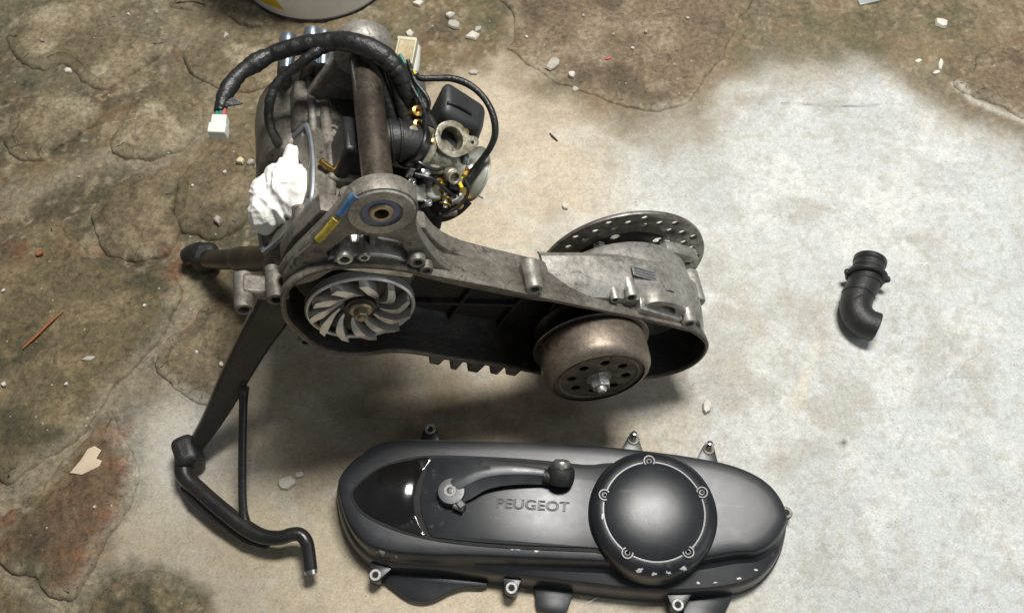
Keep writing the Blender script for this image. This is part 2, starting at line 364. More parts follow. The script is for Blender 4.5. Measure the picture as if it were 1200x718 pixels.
def surface_color(X, Y):
    br = zone_brown(X, Y)
    # pale worn cement: cool to the right, warm tan to the left and front
    n1 = fbm(X, Y, 5, 5); n2 = fbm(X, Y, 16, 8); n3 = fbm(X, Y, 50, 9); n4 = fbm(X, Y, 110, 12, 3)
    t = sst(-.02, .34, X + (n1 - .5) * .5)
    c = mixc(np.broadcast_to(np.array([.51, .43, .315]), X.shape + (3,)).copy(), (.505, .508, .472), t)
    c = mixc(c, (.50, .52, .51), sst(.18, .55, X + (n1 - .5) * .4) * .8)
    tan = sst(.02, -.30, X + (n1 - .5) * .25)
    c = mixc(c, (.365, .315, .225), tan * .9)
    c = mixc(c, (.31, .27, .205), sst(.52, .70, n2) * .42)
    c = mixc(c, (.60, .605, .57), sst(.53, .68, fbm(X * .8 + Y * .4, Y, 22, 77)) * (.25 + .35 * t))
    c = mixc(c, (.40, .41, .39), sst(.55, .68, fbm(X, Y, 11, 61)) * .45 * t)
    c = mixc(c, (.36, .33, .26), sst(.56, .66, n4) * .35)
    # dingy halo where the cement thins out over the rubble
    edge = sst(-.12, .02, np.maximum(sdist(X, Y, ZL), sdist(X, Y, ZT)) + (n2 - .5) * .14)
    c = mixc(c, (.255, .205, .14), edge * .62)
    # old grey cement repair under the stand
    pat = np.exp(-(((X + .36) / .055) ** 2 + ((Y - .36) / .075) ** 2)) * (.5 + n2)
    # dirt and rubble between the stones
    b = mixc(np.broadcast_to(np.array([.170, .134, .080]), X.shape + (3,)).copy(), (.095, .082, .056), sst(.42, .62, n2))
    b = mixc(b, (.26, .225, .16), sst(.55, .72, n3) * .75)
    b = mixc(b, (.085, .085, .060), sst(.55, .7, fbm(X, Y, 8, 55)) * .6)
    b = mixc(b, (.33, .29, .22), sst(.64, .74, n4) * .6)
    b = mixc(b, (.27, .245, .19), sst(.75, 1.1, Y + (n1 - .5) * .3) * sst(-.1, -.4, X) * .55)
    b = mixc(b, (.265, .215, .15), sst(.0, .12, X) * sst(.6, .75, Y) * (.10 + .45 * n2))
    b = mixc(b, (.205, .085, .042), sst(.60, .70, fbm(X, Y, 30, 131, 5, .65)) * .55 * (.35 + .65 * sst(.75, .45, Y)))
    b = mixc(b, (.080, .088, .050), sst(.56, .68, fbm(X, Y, 19, 141, 4)) * .45)
    b = b * np.array([.93, .89, .80])
    # smooth mortar seams between the slabs
    for seam, w in (([(-.543, .295), (-.502, .352), (-.458, .404), (-.42, .46), (-.385, .52), (-.37, .56)], .016), ([(-.46, .19), (-.42, .235), (-.40, .29), (-.385, .33)], .018), ([(-.60, .27), (-.53, .225), (-.46, .19)], .010), ([(-.70, .66), (-.60, .70), (-.53, .75), (-.46, .735), (-.40, .80)], .018)):
        d = line_d(X, Y, seam); b = mixc(b, (.235, .20, .14), np.exp(-(d / w) ** 2) * .75)
        c = c * (1 - br[..., None]) + b * br[..., None]
    c = mixc(c, (.47, .455, .40), np.clip(pat * 1.1, 0, 1) * .85)
    # dark straight scratches and pale trowel streaks
    d = line_d(X, Y, [(.328, .837), (.384, .8365), (.435, .832), (.486, .834)]); c = mixc(c, (.16, .16, .15), np.exp(-(d / .0016) ** 2) * sst(.35, .55, fbm(X, Y, 60, 91)) * .9)
    d = line_d(X, Y, [(.445, .64), (.485, .707), (.524, .768), (.561, .824)]); c = mixc(c, (.64, .63, .58), np.exp(-((d + (n3 - .5) * .02) / .011) ** 2) * .45 * sst(.3, .6, n2))
    d = line_d(X, Y, [(.313, .402), (.334, .443), (.349, .481)]); c = mixc(c, (.58, .53, .42), np.exp(-((d + (n3 - .5) * .014) / .006) ** 2) * .5)
    d = line_d(X, Y, [(.595, .872), (.612, .845), (.65, .822), (.69, .80)]); c = mixc(c, (.60, .57, .49), np.exp(-(d / .005) ** 2) * .6)
    # oily stain under the engine, darkened to paint its shadow into the floor
    oil_shade = np.exp(-(((X + .06) / .20) ** 2 + ((Y - .40) / .055) ** 2)) * (.45 + .9 * n2)
    c = mixc(c, (.10, .072, .042), np.clip(oil_shade * 1.15, 0, 1) * .85)
    d = np.hypot(X - .364, Y - .364); c = mixc(c, (.1, .1, .09), np.exp(-(d / .004) ** 2))
    return c, br, n2

def make_floor():
    st = .003
    xs = np.r_[np.linspace(-4, -1.9, 10), np.arange(-1.8, -.8, .012), np.arange(-.8, .8, st), np.arange(.8, 1.8, .012), np.linspace(1.9, 4, 10)]
    ys = np.r_[np.linspace(-3, -.9, 8), np.arange(-.8, .10, .012), np.arange(.10, 1.20, st), np.arange(1.20, 2.4, .012), np.linspace(2.5, 5, 10)]
    X, Y = np.meshgrid(xs, ys); nx, ny = len(xs), len(ys)
    Z = floor_height(X, Y)
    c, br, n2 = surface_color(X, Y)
    V = np.stack([X, Y, Z], -1).reshape(-1, 3)
    i = np.arange(nx * ny).reshape(ny, nx)
    F = np.stack([i[:-1, :-1], i[:-1, 1:], i[1:, 1:], i[1:, :-1]], -1).reshape(-1, 4)
    me = bpy.data.meshes.new('floor')
    me.vertices.add(len(V)); me.vertices.foreach_set('co', V.ravel())
    me.loops.add(F.size); me.loops.foreach_set('vertex_index', F.ravel().astype(np.int32))
    me.polygons.add(len(F)); me.polygons.foreach_set('loop_start', (np.arange(len(F)) * 4).astype(np.int32))
    me.update(calc_edges=True); me.validate()
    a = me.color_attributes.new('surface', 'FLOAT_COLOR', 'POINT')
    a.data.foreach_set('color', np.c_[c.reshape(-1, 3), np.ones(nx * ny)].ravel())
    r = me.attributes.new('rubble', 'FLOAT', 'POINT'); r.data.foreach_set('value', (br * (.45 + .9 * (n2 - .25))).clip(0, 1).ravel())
    me.shade_smooth()
    m = floor_material('worn_cement_floor', False)
    me.materials.append(m)
    o = bpy.data.objects.new('floor', me); COL.objects.link(o); o['kind'] = 'structure'
    return o
FLOOR = make_floor()

SMAT = floor_material('embedded_stone', True)
TINT = {'g': ((.235, .198, .135), (.35, .31, .23), (.12, .10, .062)), 'b': ((.150, .120, .078), (.225, .185, .125), (.07, .056, .036)), 'd': ((.128, .106, .062), (.205, .165, .10), (.050, .048, .030)),
        'r': ((.115, .078, .047), (.215, .085, .042), (.055, .043, .029)), 'a': ((.165, .128, .09), (.25, .205, .155), (.085, .066, .045))}
def make_stone(poly, kind, h, i):
    base = resample(np.array(catmull(poly, 6, True)), 150)
    c = base.mean(0)
    jit = 1 + .03 * np.interp(np.linspace(0, 24, 150), np.arange(25), [random.uniform(-1, 1) for _ in range(25)])
    base = c + (base - c) * jit[:, None]
    n0 = normals2(base)
    base = base + n0 * ((fbm(base[:, 0], base[:, 1], 40, 300 + i, 4, .6) - .5) * .013)[:, None]
    hv = h * np.clip(.15 + 1.7 * (fbm(base[:, 0], base[:, 1], 16, 400 + i, 3) - .2), .05, 1.15)
    n = normals2(base)
    rings = []
    size = np.linalg.norm(base - c, axis=1).min()
    h = max(h, .0022)
    lev = [(-.0015, -.006), (0, -.001 + 0 * hv), (.002, hv * .6), (.006, hv * .9), (.014, hv * .6 + h * .4)]
    for d, z in lev:
        p = base - n * d
        zz = z + (fbm(p[:, 0], p[:, 1], 30, 5 + i, 4) - .5) * .006 * (1 if d > .001 else 0)
        rings.append(np.c_[p, zz])
    n = normals2(resample(base, 150)); inner = base - n * .014
    for s in (.97, .94, .90, .86, .82, .77, .72, .64, .56, .48, .40, .32, .24, .16, .08):
        p = c + (inner - c) * s
        zz = h + (fbm(p[:, 0], p[:, 1], 30, 5 + i, 5, .7) - .5) * .010
        rings.append(np.c_[p, zz])
    mb = MB().loft([list(r - np.r_[c, 0]) for r in rings], True, False, True)
    o = mb.build('stone', SMAT, FLOOR, ang=60)
    P = np.array([v.co[:] for v in o.data.vertices])[:, :2] + c
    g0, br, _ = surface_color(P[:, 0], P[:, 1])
    din = sdist(P[:, 0], P[:, 1], base)
    t0, t1, t2 = TINT[kind]
    st_ = mixc(np.broadcast_to(np.array(t0), (len(P), 3)).copy(), t1, sst(.50, .68, fbm(P[:, 0], P[:, 1], 22, 500 + i, 5, .65)))
    st_ = mixc(st_, t2, sst(.50, .64, fbm(P[:, 0], P[:, 1], 15, 700 + i, 5, .65)) * .85)
    w = (.10 + .80 * sst(.0, .022, din + (fbm(P[:, 0], P[:, 1], 45, 900 + i, 3) - .5) * .02))[:, None]
    st_ = st_ * np.array([.97, .92, .83])
    cc = g0 * (1 - w) + st_ * w
    at_ = o.data.color_attributes.new('surface', 'FLOAT_COLOR', 'POINT'); at_.data.foreach_set('color', np.c_[cc, np.ones(len(P))].ravel())
    ru = o.data.attributes.new('rubble', 'FLOAT', 'POINT'); ru.data.foreach_set('value', np.full(len(P), .8))
    o.location = (c[0], c[1], 0)
for i, (poly, kind, h) in enumerate(STONES): make_stone(poly, kind, h * .8, i)
def ground(x, y):
    z = float(floor_height(np.array([x]), np.array([y]))[0])
    for poly, k, h in STONES:
        d = float(sdist(np.array([x]), np.array([y]), poly)[0])
        if d > .004: z = max(z, h * min(1, d / .012))
    return z

# ================================================================== scooter engine (own frame: x rear, y right side, z up)
RM = Matrix(((0.898268604, -0.158730682, 0.409778094), (0.114231769, 0.984772134, 0.131053225), (-0.424340216, -0.071031, 0.902721976)))
EO = np.array([-0.132, 0.3903, 0.2549])
RN = np.array([[0.898268604, -0.158730682, 0.409778094], [0.114231769, 0.984772134, 0.131053225], [-0.424340216, -0.070911321, 0.902721976]])
def w2l(p): return RN.T @ (np.array(p, float) - EO)
def l2w(p): return EO + RN @ np.array(p, float)
ENG = thing('scooter_engine', 'grimy aluminium scooter engine with open belt case, carburettor and brake disc, propped on black stand', 'engine', EO, RM.to_euler())
YV = (0, 1, 0); NY = (0, -1, 0)

# ---- belt case: a deep pan
RIM = [(-.069,.004),(-.0705,.022),(-.064,.041),(-.051,.055),(-.035,.063),(-.014,.068),(.014,.069),(.053,.065),(.103,.060),(.158,.052),(.216,.045),(.278,.037),(.323,.030),(.349,.020),(.368,.006),(.378,-.012),(.380,-.033),(.373,-.050),(.358,-.064),(.335,-.074),(.300,-.081),(.260,-.083),(.224,-.080),(.179,-.072),(.140,-.068),(.103,-.064),(.068,-.059),(.046,-.061),(.028,-.069),(.008,-.073),(-.010,-.070),(-.028,-.058),(-.045,-.042),(-.060,-.022)]
rim = resample(np.array(catmull(RIM, 8, True)), 220); rn = normals2(rim)
def rr_(off, y): p = rim + rn * off; return [(a, y, b) for a, b in p]
case = MB().loft([rr_(-.0022, .004), rr_(-.0022, .0002), rr_(-.0014, -.0010), rr_(.0012, -.0010), rr_(.0022, .0004), rr_(.0020, .006), rr_(.0008, .008), rr_(-.003, .034), rr_(-.008, .044), rr_(-.016, .050), rr_(-.03, .052)], True, False, True)
CASE = case.build('transmission_case', ALU_D, ENG, ang=30)
MB().loft([rr_(-.0021, .0015), rr_(-.0045, .016), rr_(-.0085, .038), rr_(-.014, .044), rr_(-.03, .045)], True, False, True).build('pan_liner', SOOT, CASE)
# cast ribs inside the pan
for (a, b) in (((.06, -.035), (.17, -.02)), ((.065, .01), (.16, .02)), ((.11, -.055), (.115, .05)), ((.165, -.06), (.172, .045))):
    mb = MB(); d = np.array(b) - np.array(a); L = np.linalg.norm(d); d /= L
    mb.box(((a[0] + b[0]) / 2, .0425, (a[1] + b[1]) / 2), (L, .007, .004), [(d[0], 0, d[1]), (0, 1, 0), (-d[1], 0, d[0])])
    mb.build('casting_rib', SOOT, CASE, bevel=.001)
# gasket line just inside the lip
MB().loft([rr_(-.0022, -.0010), rr_(-.0016, -.0015), rr_(-.0008, -.0012)], True).build('gasket', M('burnt_gasket', (.16, .10, .05), (.07, .05, .03), 30, .7), CASE)
# screw bosses round the lip
def boss(x, z, r, y0, y1, mat=ALU_L, hole=True, web=None):
    mb = MB().lathe((x, y0, z), YV, [(r * .55, 0), (r * .92, 0), (r, .0012), (r * 1.05, y1 - y0)], 20, False, True)
    mb.cyl((x, y0 + .004, z), (x, y0 + .0045, z), r * .56, n=16)
    mb.loft([[(x + r * .55 * math.cos(t), y, z + r * .55 * math.sin(t)) for t in np.linspace(0, 2 * PI, 20, endpoint=False)] for y in (y0, y0 + .0042)])
    if web:
        wx, wz = web
        mb.box(((x + wx) / 2, (y0 + y1) / 2 + .002, (z + wz) / 2), (r * 1.7, (y1 - y0) * .9, abs(z - wz) + r * .5))
    o = mb.build('screw_boss', mat, CASE, bevel=.0007, seg=1)
    MB().cyl((x, y0 + .0035, z), (x, y0 + .0038, z), r * .5, n=14).build('screw_hole', DARK, o)
boss(-.036, .0735, .0072, -.001, .030, ALU_L, web=(-.036, .062))
boss(-.0205, .0765, .0050, .001, .030, ALU_L, web=(-.0205, .066))
boss(.024, .080, .0070, .000, .034, ALU, web=(.022, .066))
boss(.034, .073, .0060, -.002, .012, ALU_D, web=(.033, .064))
boss(.141, .0625, .0078, .000, .030, ALU, web=(.141, .052))
boss(.326, .0365, .0078, .000, .024, ALU, web=(.326, .024))
boss(-.0735, .000, .0085, .004, .030, ALU_D, web=(-.066, .0))
boss(-.094, -.032, .0085, .012, .048, ALU_D)
boss(-.072, -.018, .006, .022, .05, ALU_D)
boss(-.0335, -.0600, .0068, .002, .02, ALU_D)
MB().box((-.082, .035, -.028), (.03, .02, .012)).build('front_web', ALU_D, CASE, bevel=.003)
# pale machined strip along the upper front shoulder and along the rear lip
mb = MB().loft([[(x, y, z) for x, y, z in ((-.046 + i * .0085, .006, .064 + .010 * math.sin(i / 9 * PI) + i * .0006), (-.046 + i * .0085, .026, .070 + .010 * math.sin(i / 9 * PI) + i * .0006), (-.046 + i * .0085, .030, .050), (-.046 + i * .0085, .006, .050))] for i in range(10)], True, True, True)
mb.build('upper_shoulder', ALU_L, CASE, bevel=.0015)
mb = MB(); mb.loft([[(x, y0, z), (x, y0 + .012, z + .004), (x, y0 + .012, z - .012), (x, y0, z - .012)] for x, y0, z in ((.262, .003, .049), (.282, .003, .0455), (.302, .003, .0415), (.318, .003, .038))], True, True, True)
mb.build('lip_rib', ALU_L, CASE, bevel=.001)
# short cooling ribs hanging below the case
for x0, z0, w, hgt in ((.100, -.066, .012, .018), (.123, -.067, .008, .024), (.145, -.069, .013, .024), (.169, -.072, .010, .022), (.188, -.074, .013, .020)):
    MB().add([(x0 - w * .8, .004, z0 + .004), (x0 + w * .8, .004, z0 + .002), (x0 + w * .45, .003, z0 - hgt), (x0 - w * .45, .003, z0 - hgt + .002),
              (x0 - w * .8, .026, z0 + .004), (x0 + w * .8, .026, z0 + .002), (x0 + w * .45, .022, z0 - hgt), (x0 - w * .45, .022, z0 - hgt + .002)],
             [(0, 1, 2, 3), (7, 6, 5, 4), (0, 4, 5, 1), (1, 5, 6, 2), (2, 6, 7, 3), (3, 7, 4, 0)]).build('lower_rib', ALU_D, CASE, bevel=.0012)

# ---- mounting bracket over the case, with the pivot bush
BX, BZ = -.0225, .129
arc = [(BX + .0268 * math.cos(a), BZ + .0268 * math.sin(a)) for a in np.linspace(math.radians(5), math.radians(178), 22)]
outer = [(.170, .044), (.134, .050), (.099, .055), (.073, .060), (.052, .069), (.038, .080), (.020, .100), (.0085, .118)] + arc + [(-.053, .112), (-.058, .093), (-.064, .073), (-.071, .048), (-.070, .020), (-.05, .03), (-.03, .055), (.02, .056), (.08, .046), (.16, .038)]
outer = catmull(outer, 4, True)
hole = [(-.050, .066), (-.044, .085), (-.038, .097), (-.020, .0995), (-.004, .0990), (.006, .096), (.014, .086), (.030, .074), (.026, .064), (.0, .0605), (-.03, .0605)]
MB().platexz([q for q in outer if q[1] < .094], [], .028, .047, .003).build('bracket_web', ALU_D, CASE, ang=40)
BR = MB().platexz(outer, [catmull(hole, 4, True), circle(BX, BZ, .0167, 40)], .0068, .0225, .0018).build('mounting_bracket', ALU_D, ENG, ang=40)
MB().box((-.016, .020, .088), (.005, .014, .026), [(.96, 0, .25), (0, 1, 0), (-.25, 0, .96)]).build('cavity_web', ALU_D, BR, bevel=.001)
mb = MB().ring((BX, .0055, BZ), YV, .0272, .0168, .0175, 48, .0018); mb.build('pivot_eye', ALU, BR, ang=45)
mb = MB().ring((BX, .0075, BZ), YV, .0170, .0095, .014, 40, .002); mb.build('rubber_bush', BUSHB, BR)
mb = MB().ring((BX, .0050, BZ), YV, .0098, .0058, .020, 32, .0012); mb.build('bush_sleeve', NUTM, BR)
# arm edge with the two paint marks
def strip(mat, name, pts, w, y0):
    P = np.array(catmull(pts, 5)); n = np.gradient(P, axis=0); n = np.stack([-n[:, 1], n[:, 0]], 1); n /= np.linalg.norm(n, axis=1)[:, None]
    prof = w * np.minimum(1, .45 + 3 * np.sin(np.linspace(0.02, PI - .02, len(P))))
    A = P + n * prof[:, None] / 2; B = P - n * prof[:, None] / 2
    V = [(a[0], y0, a[1]) for a in A] + [(b[0], y0, b[1]) for b in B] + [(a[0], y0 + .0012, a[1]) for a in A] + [(b[0], y0 + .0012, b[1]) for b in B]
    k = len(P); F = []
    for i in range(k - 1):
        F += [(i, i + 1, k + i + 1, k + i), (2 * k + i, 3 * k + i, 3 * k + i + 1, 2 * k + i + 1), (i, 2 * k + i, 2 * k + i + 1, i + 1), (k + i, k + i + 1, 3 * k + i + 1, 3 * k + i)]
    F += [(0, k, 3 * k, 2 * k), (k - 1, 3 * k - 1, 4 * k - 1, 2 * k - 1)]
    MB().add(V, F).build(name, mat, BR)
BEAD = [(-.0455, .0115, .1430), (-.0480, .0115, .1360), (-.0495, .0115, .1250), (-.0520, .0115, .1120), (-.0550, .0118, .0970), (-.0585, .0125, .0820), (-.0635, .0140, .0650), (-.0690, .0165, .0440), (-.0710, .0200, .0220)]
BR_R = [.0050, .0055, .0058, .0060, .0062, .0064, .0066, .0068, .0060]
BQ = [np.array(q) for q in catmull([(*p, r) for p, r in zip(BEAD, BR_R)], 5)]
def bead(name, q, extra, mat): MB().tube([a[:3] for a in q], [a[3] + extra for a in q], 14, 0).build(name, mat, BR)
bead('arm_bead', BQ, 0, ALU_D)
def off(q): return [np.r_[a[:3] + np.array([-.0010, -.0030, .0012]), .0033] for a in q]
bead('blue_paint_mark', off(BQ[1:14]), .0, PBLUE)
bead('yellow_paint_mark', off(BQ[15:26]), .0006, PYEL)
MB().cyl((BX, .020, BZ), (BX, .182, BZ), .0125, .0128, 28).build('pivot_tube', M('oily_steel_tube', (.17, .14, .11), (.10, .085, .065), 25, .28, .42, .85, .1, 400, (.06, .045, .03), 30, (.5, .75)), ENG)
mb = MB().ring((BX, .176, BZ), YV, .0255, .0100, .022, 40, .003); FL = mb.build('far_pivot_eye', ALU, ENG, ang=45)
MB().loft([[(BX - .022, y, BZ - .01), (BX + .022, y, BZ - .01), (BX + .035, y, .06), (BX - .035, y, .06)] for y in (.178, .195)], True, True, True).build('eye_pillar', GRIME, FL, bevel=.004)

# ---- variator face with cooling vanes
FAN = MB().lathe((0, .012, 0), NY, [(.0445, 0), (.0465, .001), (.0465, .0065), (.0455, .0075), (.0432, .0072), (.0425, .0040), (.030, .0030), (.014, .0035), (.013, .007), (.008, .008)], 64).build('variator_fan', M('machined_fan_disc', (.10, .095, .085), (.06, .055, .05), 40, .35, .5, .8), ENG)
MB().ring((0, .0125, 0), NY, .0480, .0446, .0100, 72, .0014).build('fan_rim', M('bright_fan_rim', (.78, .77, .75), (.62, .61, .58), 60, .28, .4, .7), FAN)
vm = None
for k in range(11):
    a0 = 2 * PI * k / 11
    if vm is None:
        mb = MB(); A = []; B = []
        for t in np.linspace(0, 1, 8):
            r = .0175 + t * .0268; a = .62 * t ** 1.5
            A.append((r * math.cos(a), r * math.sin(a)))
            B.append(((r) * math.cos(a + .10 + .04 * t + .16 * math.sin(t * PI)), (r) * math.sin(a + .10 + .04 * t + .16 * math.sin(t * PI))))
        hh = [.0020 + .0105 * min(1, 1.7 * t + .10) for t in np.linspace(0, 1, 8)]
        rings = []
        for (p, q, h) in zip(A, B, hh): rings.append([(p[0], .0085, p[1]), (p[0], .0085 - h * .9, p[1]), (q[0] * .995, .0085 - h, q[1] * .995), (q[0], .0085, q[1])])
        mb.loft(rings, True, True, True)
        vm = mb.mesh('vane', M('fan_vane_aluminium', (.70, .69, .66), (.50, .48, .45), 60, .30, .45, .7), 50)
    o = bpy.data.objects.new('vane', vm); COL.objects.link(o); o.parent = FAN; o.rotation_euler = (0, a0, 0)
mb = MB().lathe((0, .008, 0), NY, [(.0105, 0), (.0105, .006), (.0092, .0075), (.007, .0077)], 28); mb.build('fan_hub', NUTM, FAN)
mb = MB().hexnut((0, .0004, 0), NY, .0066, .006); mb.cyl((0, -.005, 0), (0, -.008, 0), .0035, n=16, ch=.0008); mb.build('hub_nut', NUTM, FAN)
MB().box((-.032, .030, .047), (.03, .002, .008), [(.93, 0, .36), (0, 1, 0), (-.36, 0, .93)]).build('worn_patch', M('bare_metal_patch', (.35, .24, .12), (.2, .13, .06), 60, .4, .5, .6), CASE)

# ---- clutch bell
CX, CZ = .2440, -.0195
prof = [(.046, -.001), (.0535, 0), (.0540, .0012), (.0540, .025), (.0533, .0295), (.0510, .0335), (.0472, .0362), (.0455, .0366)]
BELLO = MB().lathe((CX, -.0005, CZ), NY, prof, 72, False, False).build('clutch_bell', BELL, ENG, ang=40)
holes = [circle(CX + .0275 * math.cos(a), CZ + .0275 * math.sin(a), .0053, 18) for a in np.arange(8) * PI / 4 + .28]
MB().platexz(circle(CX, CZ, .0462, 72), holes, -.0355, -.0330, .0004).build('bell_face', BELLF, BELLO)
MB().ring((CX, -.0355, CZ), NY, .0405, .0385, .0008, 64, .0003).build('face_bead', BELL, BELLO)
MB().cyl((CX, -.020, CZ), (CX, -.0205, CZ), .045, n=40).build('clutch_backing', DARK, BELLO)
mb = MB().hexnut((CX, -.0360, CZ), NY, .0100, .011); mb.lathe((CX, -.0355, CZ), NY, [(.0125, 0), (.0125, .0015)], 28); mb.cyl((CX, -.0465, CZ), (CX, -.0520, CZ), .0052, .0045, 16, .001); mb.build('clutch_nut', ALU_L, BELLO)
MB().ring((CX, .0035, CZ), NY, .0590, .044, .0028, 72, .0008).build('pulley_flange', M('pulley_edge', (.23, .21, .19), (.15, .13, .12), 40, .25, .4, .9), BELLO)
MB().lathe((CX, .024, CZ), NY, [(.0545, 0), (.0550, .002), (.030, .020)], 64).build('driven_pulley', M('dark_pulley', (.05, .047, .043), (.03, .028, .026), 40, .3, .5, .8), ENG)
MB().cyl((CX, .046, CZ), (CX, .0, CZ), .02, n=24).build('clutch_shaft', DARK, BELLO)
MB().add(*[(V, F) for V, F in [([(CX - .056, -.002, CZ - .001), (CX - .050, -.003, CZ + .012), (CX - .0475, -.009, CZ + .010), (CX - .0545, -.008, CZ - .002)], [(0, 1, 2, 3)])]][0]).build('red_smear', M('red_marking', (.16, .02, .015), (.1, .015, .01), 80, .5), BELLO)

# ---- gearbox housing and brake disc
GX, GZ = .288, -.020
gp = [(.078, 0), (.0795, .004), (.0795, .030), (.0765, .036), (.066, .040), (.045, .046), (.03, .052)]
GB = MB().lathe((GX, .044, GZ), YV, gp, 64).build('gearbox_housing', ALU, ENG, ang=35)
top_ = [(.165, .0475), (.205, .056), (.245, .0615), (.29, .061), (.325, .052), (.350, .037), (.368, .015)]
low_ = [(.372, .004), (.348, .0225), (.322, .0305), (.278, .0375), (.216, .0455), (.165, .0515 - .008)]
MB().loft([[(a, y, b - s) for a, b in top_] + [(a, y, b - .0005) for a, b in low_] for y, s in ((.012, .0115), (.020, .005), (.034, .001), (.052, .0), (.060, .006))], True, True, True).build('housing_neck', ALU, GB, bevel=.0025, seg=2)
# filler recess with its oval rim, embossed plate, bosses
V, F = plate(catmull([(-.020, -.004), (-.010, -.010), (.008, -.010), (.019, -.004), (.020, .004), (.008, .010), (-.012, .009), (-.021, .003)], 4, True), [catmull([(-.013, -.001), (-.005, -.0062), (.006, -.0062), (.013, -.001), (.006, .0058), (-.006, .0055)], 4, True)], .016, .001)
ca, sa = math.cos(-.18), math.sin(-.18)
MB().add([(.2925 + 1.15 * (a * ca - b * sa), .014 + h, .0465 + 1.15 * (a * sa + b * ca)) for a, b, h in V], F).build('filler_recess', ALU, GB)
MB().cyl((.2925, .0195, .0465), (.2925, .0205, .0465), .014, n=24).build('recess_floor', DARK, GB)
MB().box((.272, .036, .0605), (.040, .011, .0016), [(.985, 0, -.17), (.0, 1, 0), (.17, 0, .985)]).build('embossed_pad', ALU, GB, bevel=.0005)
for k in range(3): MB().box((.268, .0325 + k * .0034, .0622), (.026, .0012, .0012), [(.985, 0, -.17), (0, 1, 0), (.17, 0, .985)]).build('embossed_line', M('bluish_scuff', (.20, .23, .28), (.14, .16, .19), 60, .4, .5, .6) if k == 0 else bpy.data.materials['bluish_scuff'], GB)
def lug(x, z, r, y0, y1, par, mat=ALU):
    o = MB().lathe((x, y0, z), YV, [(r * .5, .001), (r * .9, 0), (r, .0012), (r * 1.08, y1 - y0)], 20).build('lug', mat, par)
    MB().cyl((x, y0 - .0002, z), (x, y0 + .002, z), r * .5, n=14).build('lug_hole', DARK, o)
lug(.250, .0545, .0062, .010, .03, GB); lug(.234, .0505, .0045, .008, .02, GB); lug(.352, .0275, .0095, .034, .070, GB)
# calliper tab beside the disc
V, F = plate(catmull([(-.030, -.012), (.000, -.010), (.0115, -.004), (.012, .006), (.004, .011), (-.030, .014)], 4, True), [circle(.002, .0, .0042, 16)], .014, .001)
MB().add([(.350 + a, .088 + h, .0305 + b) for a, b, h in V], F).build('calliper_tab', ALU, GB)
AX, AZ, AY = .3076, -.0215, .110
BD = MB().platexz(circle(AX, AZ, .0916, 128), [circle(AX, AZ, .062, 80)] + [circle(AX + r * math.cos(a), AZ + r * math.sin(a), .0044, 12) for k in range(42) for r, a in [((.0835, .0775, .0715)[k % 3], 2 * PI * k / 42 + .05 * (k % 3))]], AY - .002, AY + .002, .0003).build('brake_disc', DISC, ENG, ang=30)
carr = [(AX + r * math.cos(a), AZ + r * math.sin(a)) for k in range(5) for r, a in ((.066, 2 * PI * k / 5 - .13), (.066, 2 * PI * k / 5 + .13), (.042, 2 * PI * k / 5 + .38), (.042, 2 * PI * k / 5 + .85))]
MB().platexz(circle(AX, AZ, .0655, 72), [circle(AX + .05 * math.cos(a), AZ + .05 * math.sin(a), .006, 14) for a in (1.15, 2.2, 3.4, 4.6, 5.8)], AY + .0022, AY + .0055, .0005).build('disc_carrier', M('shade_black_carrier', (.03, .03, .03), (.02, .02, .02), 40, .4, .5, .3), BD)  # carrier made solid and black to give the shadow between disc and housing
for k in range(5):
    a = 2 * PI * k / 5; MB().hexnut((AX + .060 * math.cos(a), AY - .0055, AZ + .060 * math.sin(a)), NY, .0065, .005).build('disc_bolt', STEEL, BD)
MB().cyl((AX, .085, AZ), (AX, .150, AZ), .0145, .0125, 28, .001).build('axle', ALU_D, ENG)
MB().ring((AX, .100, AZ), YV, .035, .014, .014, 40, .002).build('axle_hub', ALU, BD)

# ---- crankcase
def profx(s=1.0, dz=0, top=.066):
    return catmull([(-.066, -.030), (-.060, .015), (-.050, .050), (-.043, top - .002), (-.030, top - .002), (-.010, top - .004), (.020, top - .012), (.045, .036), (.058, .010), (.056, -.025), (.036, -.055), (.004, -.070), (-.032, -.066), (-.056, -.050)], 5, True)
P0 = profx()
def sc(y, s, dz=0): return [(-.008 + (a + .008) * s, y, b * s + dz) for a, b in P0]
CC = MB().loft([sc(.036, .84), sc(.044, .93), sc(.060, .965), sc(.064, 1), (sc(.112, 1.0)), sc(.113, 1.012), sc(.118, 1.012), sc(.119, 1), sc(.180, 1.0), sc(.190, .96), sc(.200, .88)], True, True, True).build('crankcase', GRIME, ENG, ang=32)
# flange of the open cylinder mouth
MZ, MY, MX = .022, .106, -.070
MT = .27
def mouth(h, a, b): return (MX + .011 + b * math.sin(MT) + h * math.cos(MT), MY + a, MZ + b * math.cos(MT) - h * math.sin(MT))
def yz(poly, holes, x0, x1, bev=.001):
    V, F = plate(poly, holes, abs(x1 - x0), bev); m = (x0 + x1) / 2
    return [mouth(m - MX + h, a, b) for a, b, h in V], F
sq = catmull([(-.047, -.030), (-.040, -.044), (.0, -.050), (.040, -.044), (.047, -.030), (.050, 0), (.047, .034), (.038, .046), (.0, .051), (-.038, .046), (-.047, .034), (-.050, 0)], 5, True)
MF = MB().add(*yz(sq, [circle(0, 0, .030, 48)] + [circle(a * .037, b * .036, .0036, 12) for a in (-1, 1) for b in (-1, 1)], -.080, -.066)).build('mouth_flange', ALU_D, CC)
rim_e = np.array(sq); nn = normals2(rim_e)
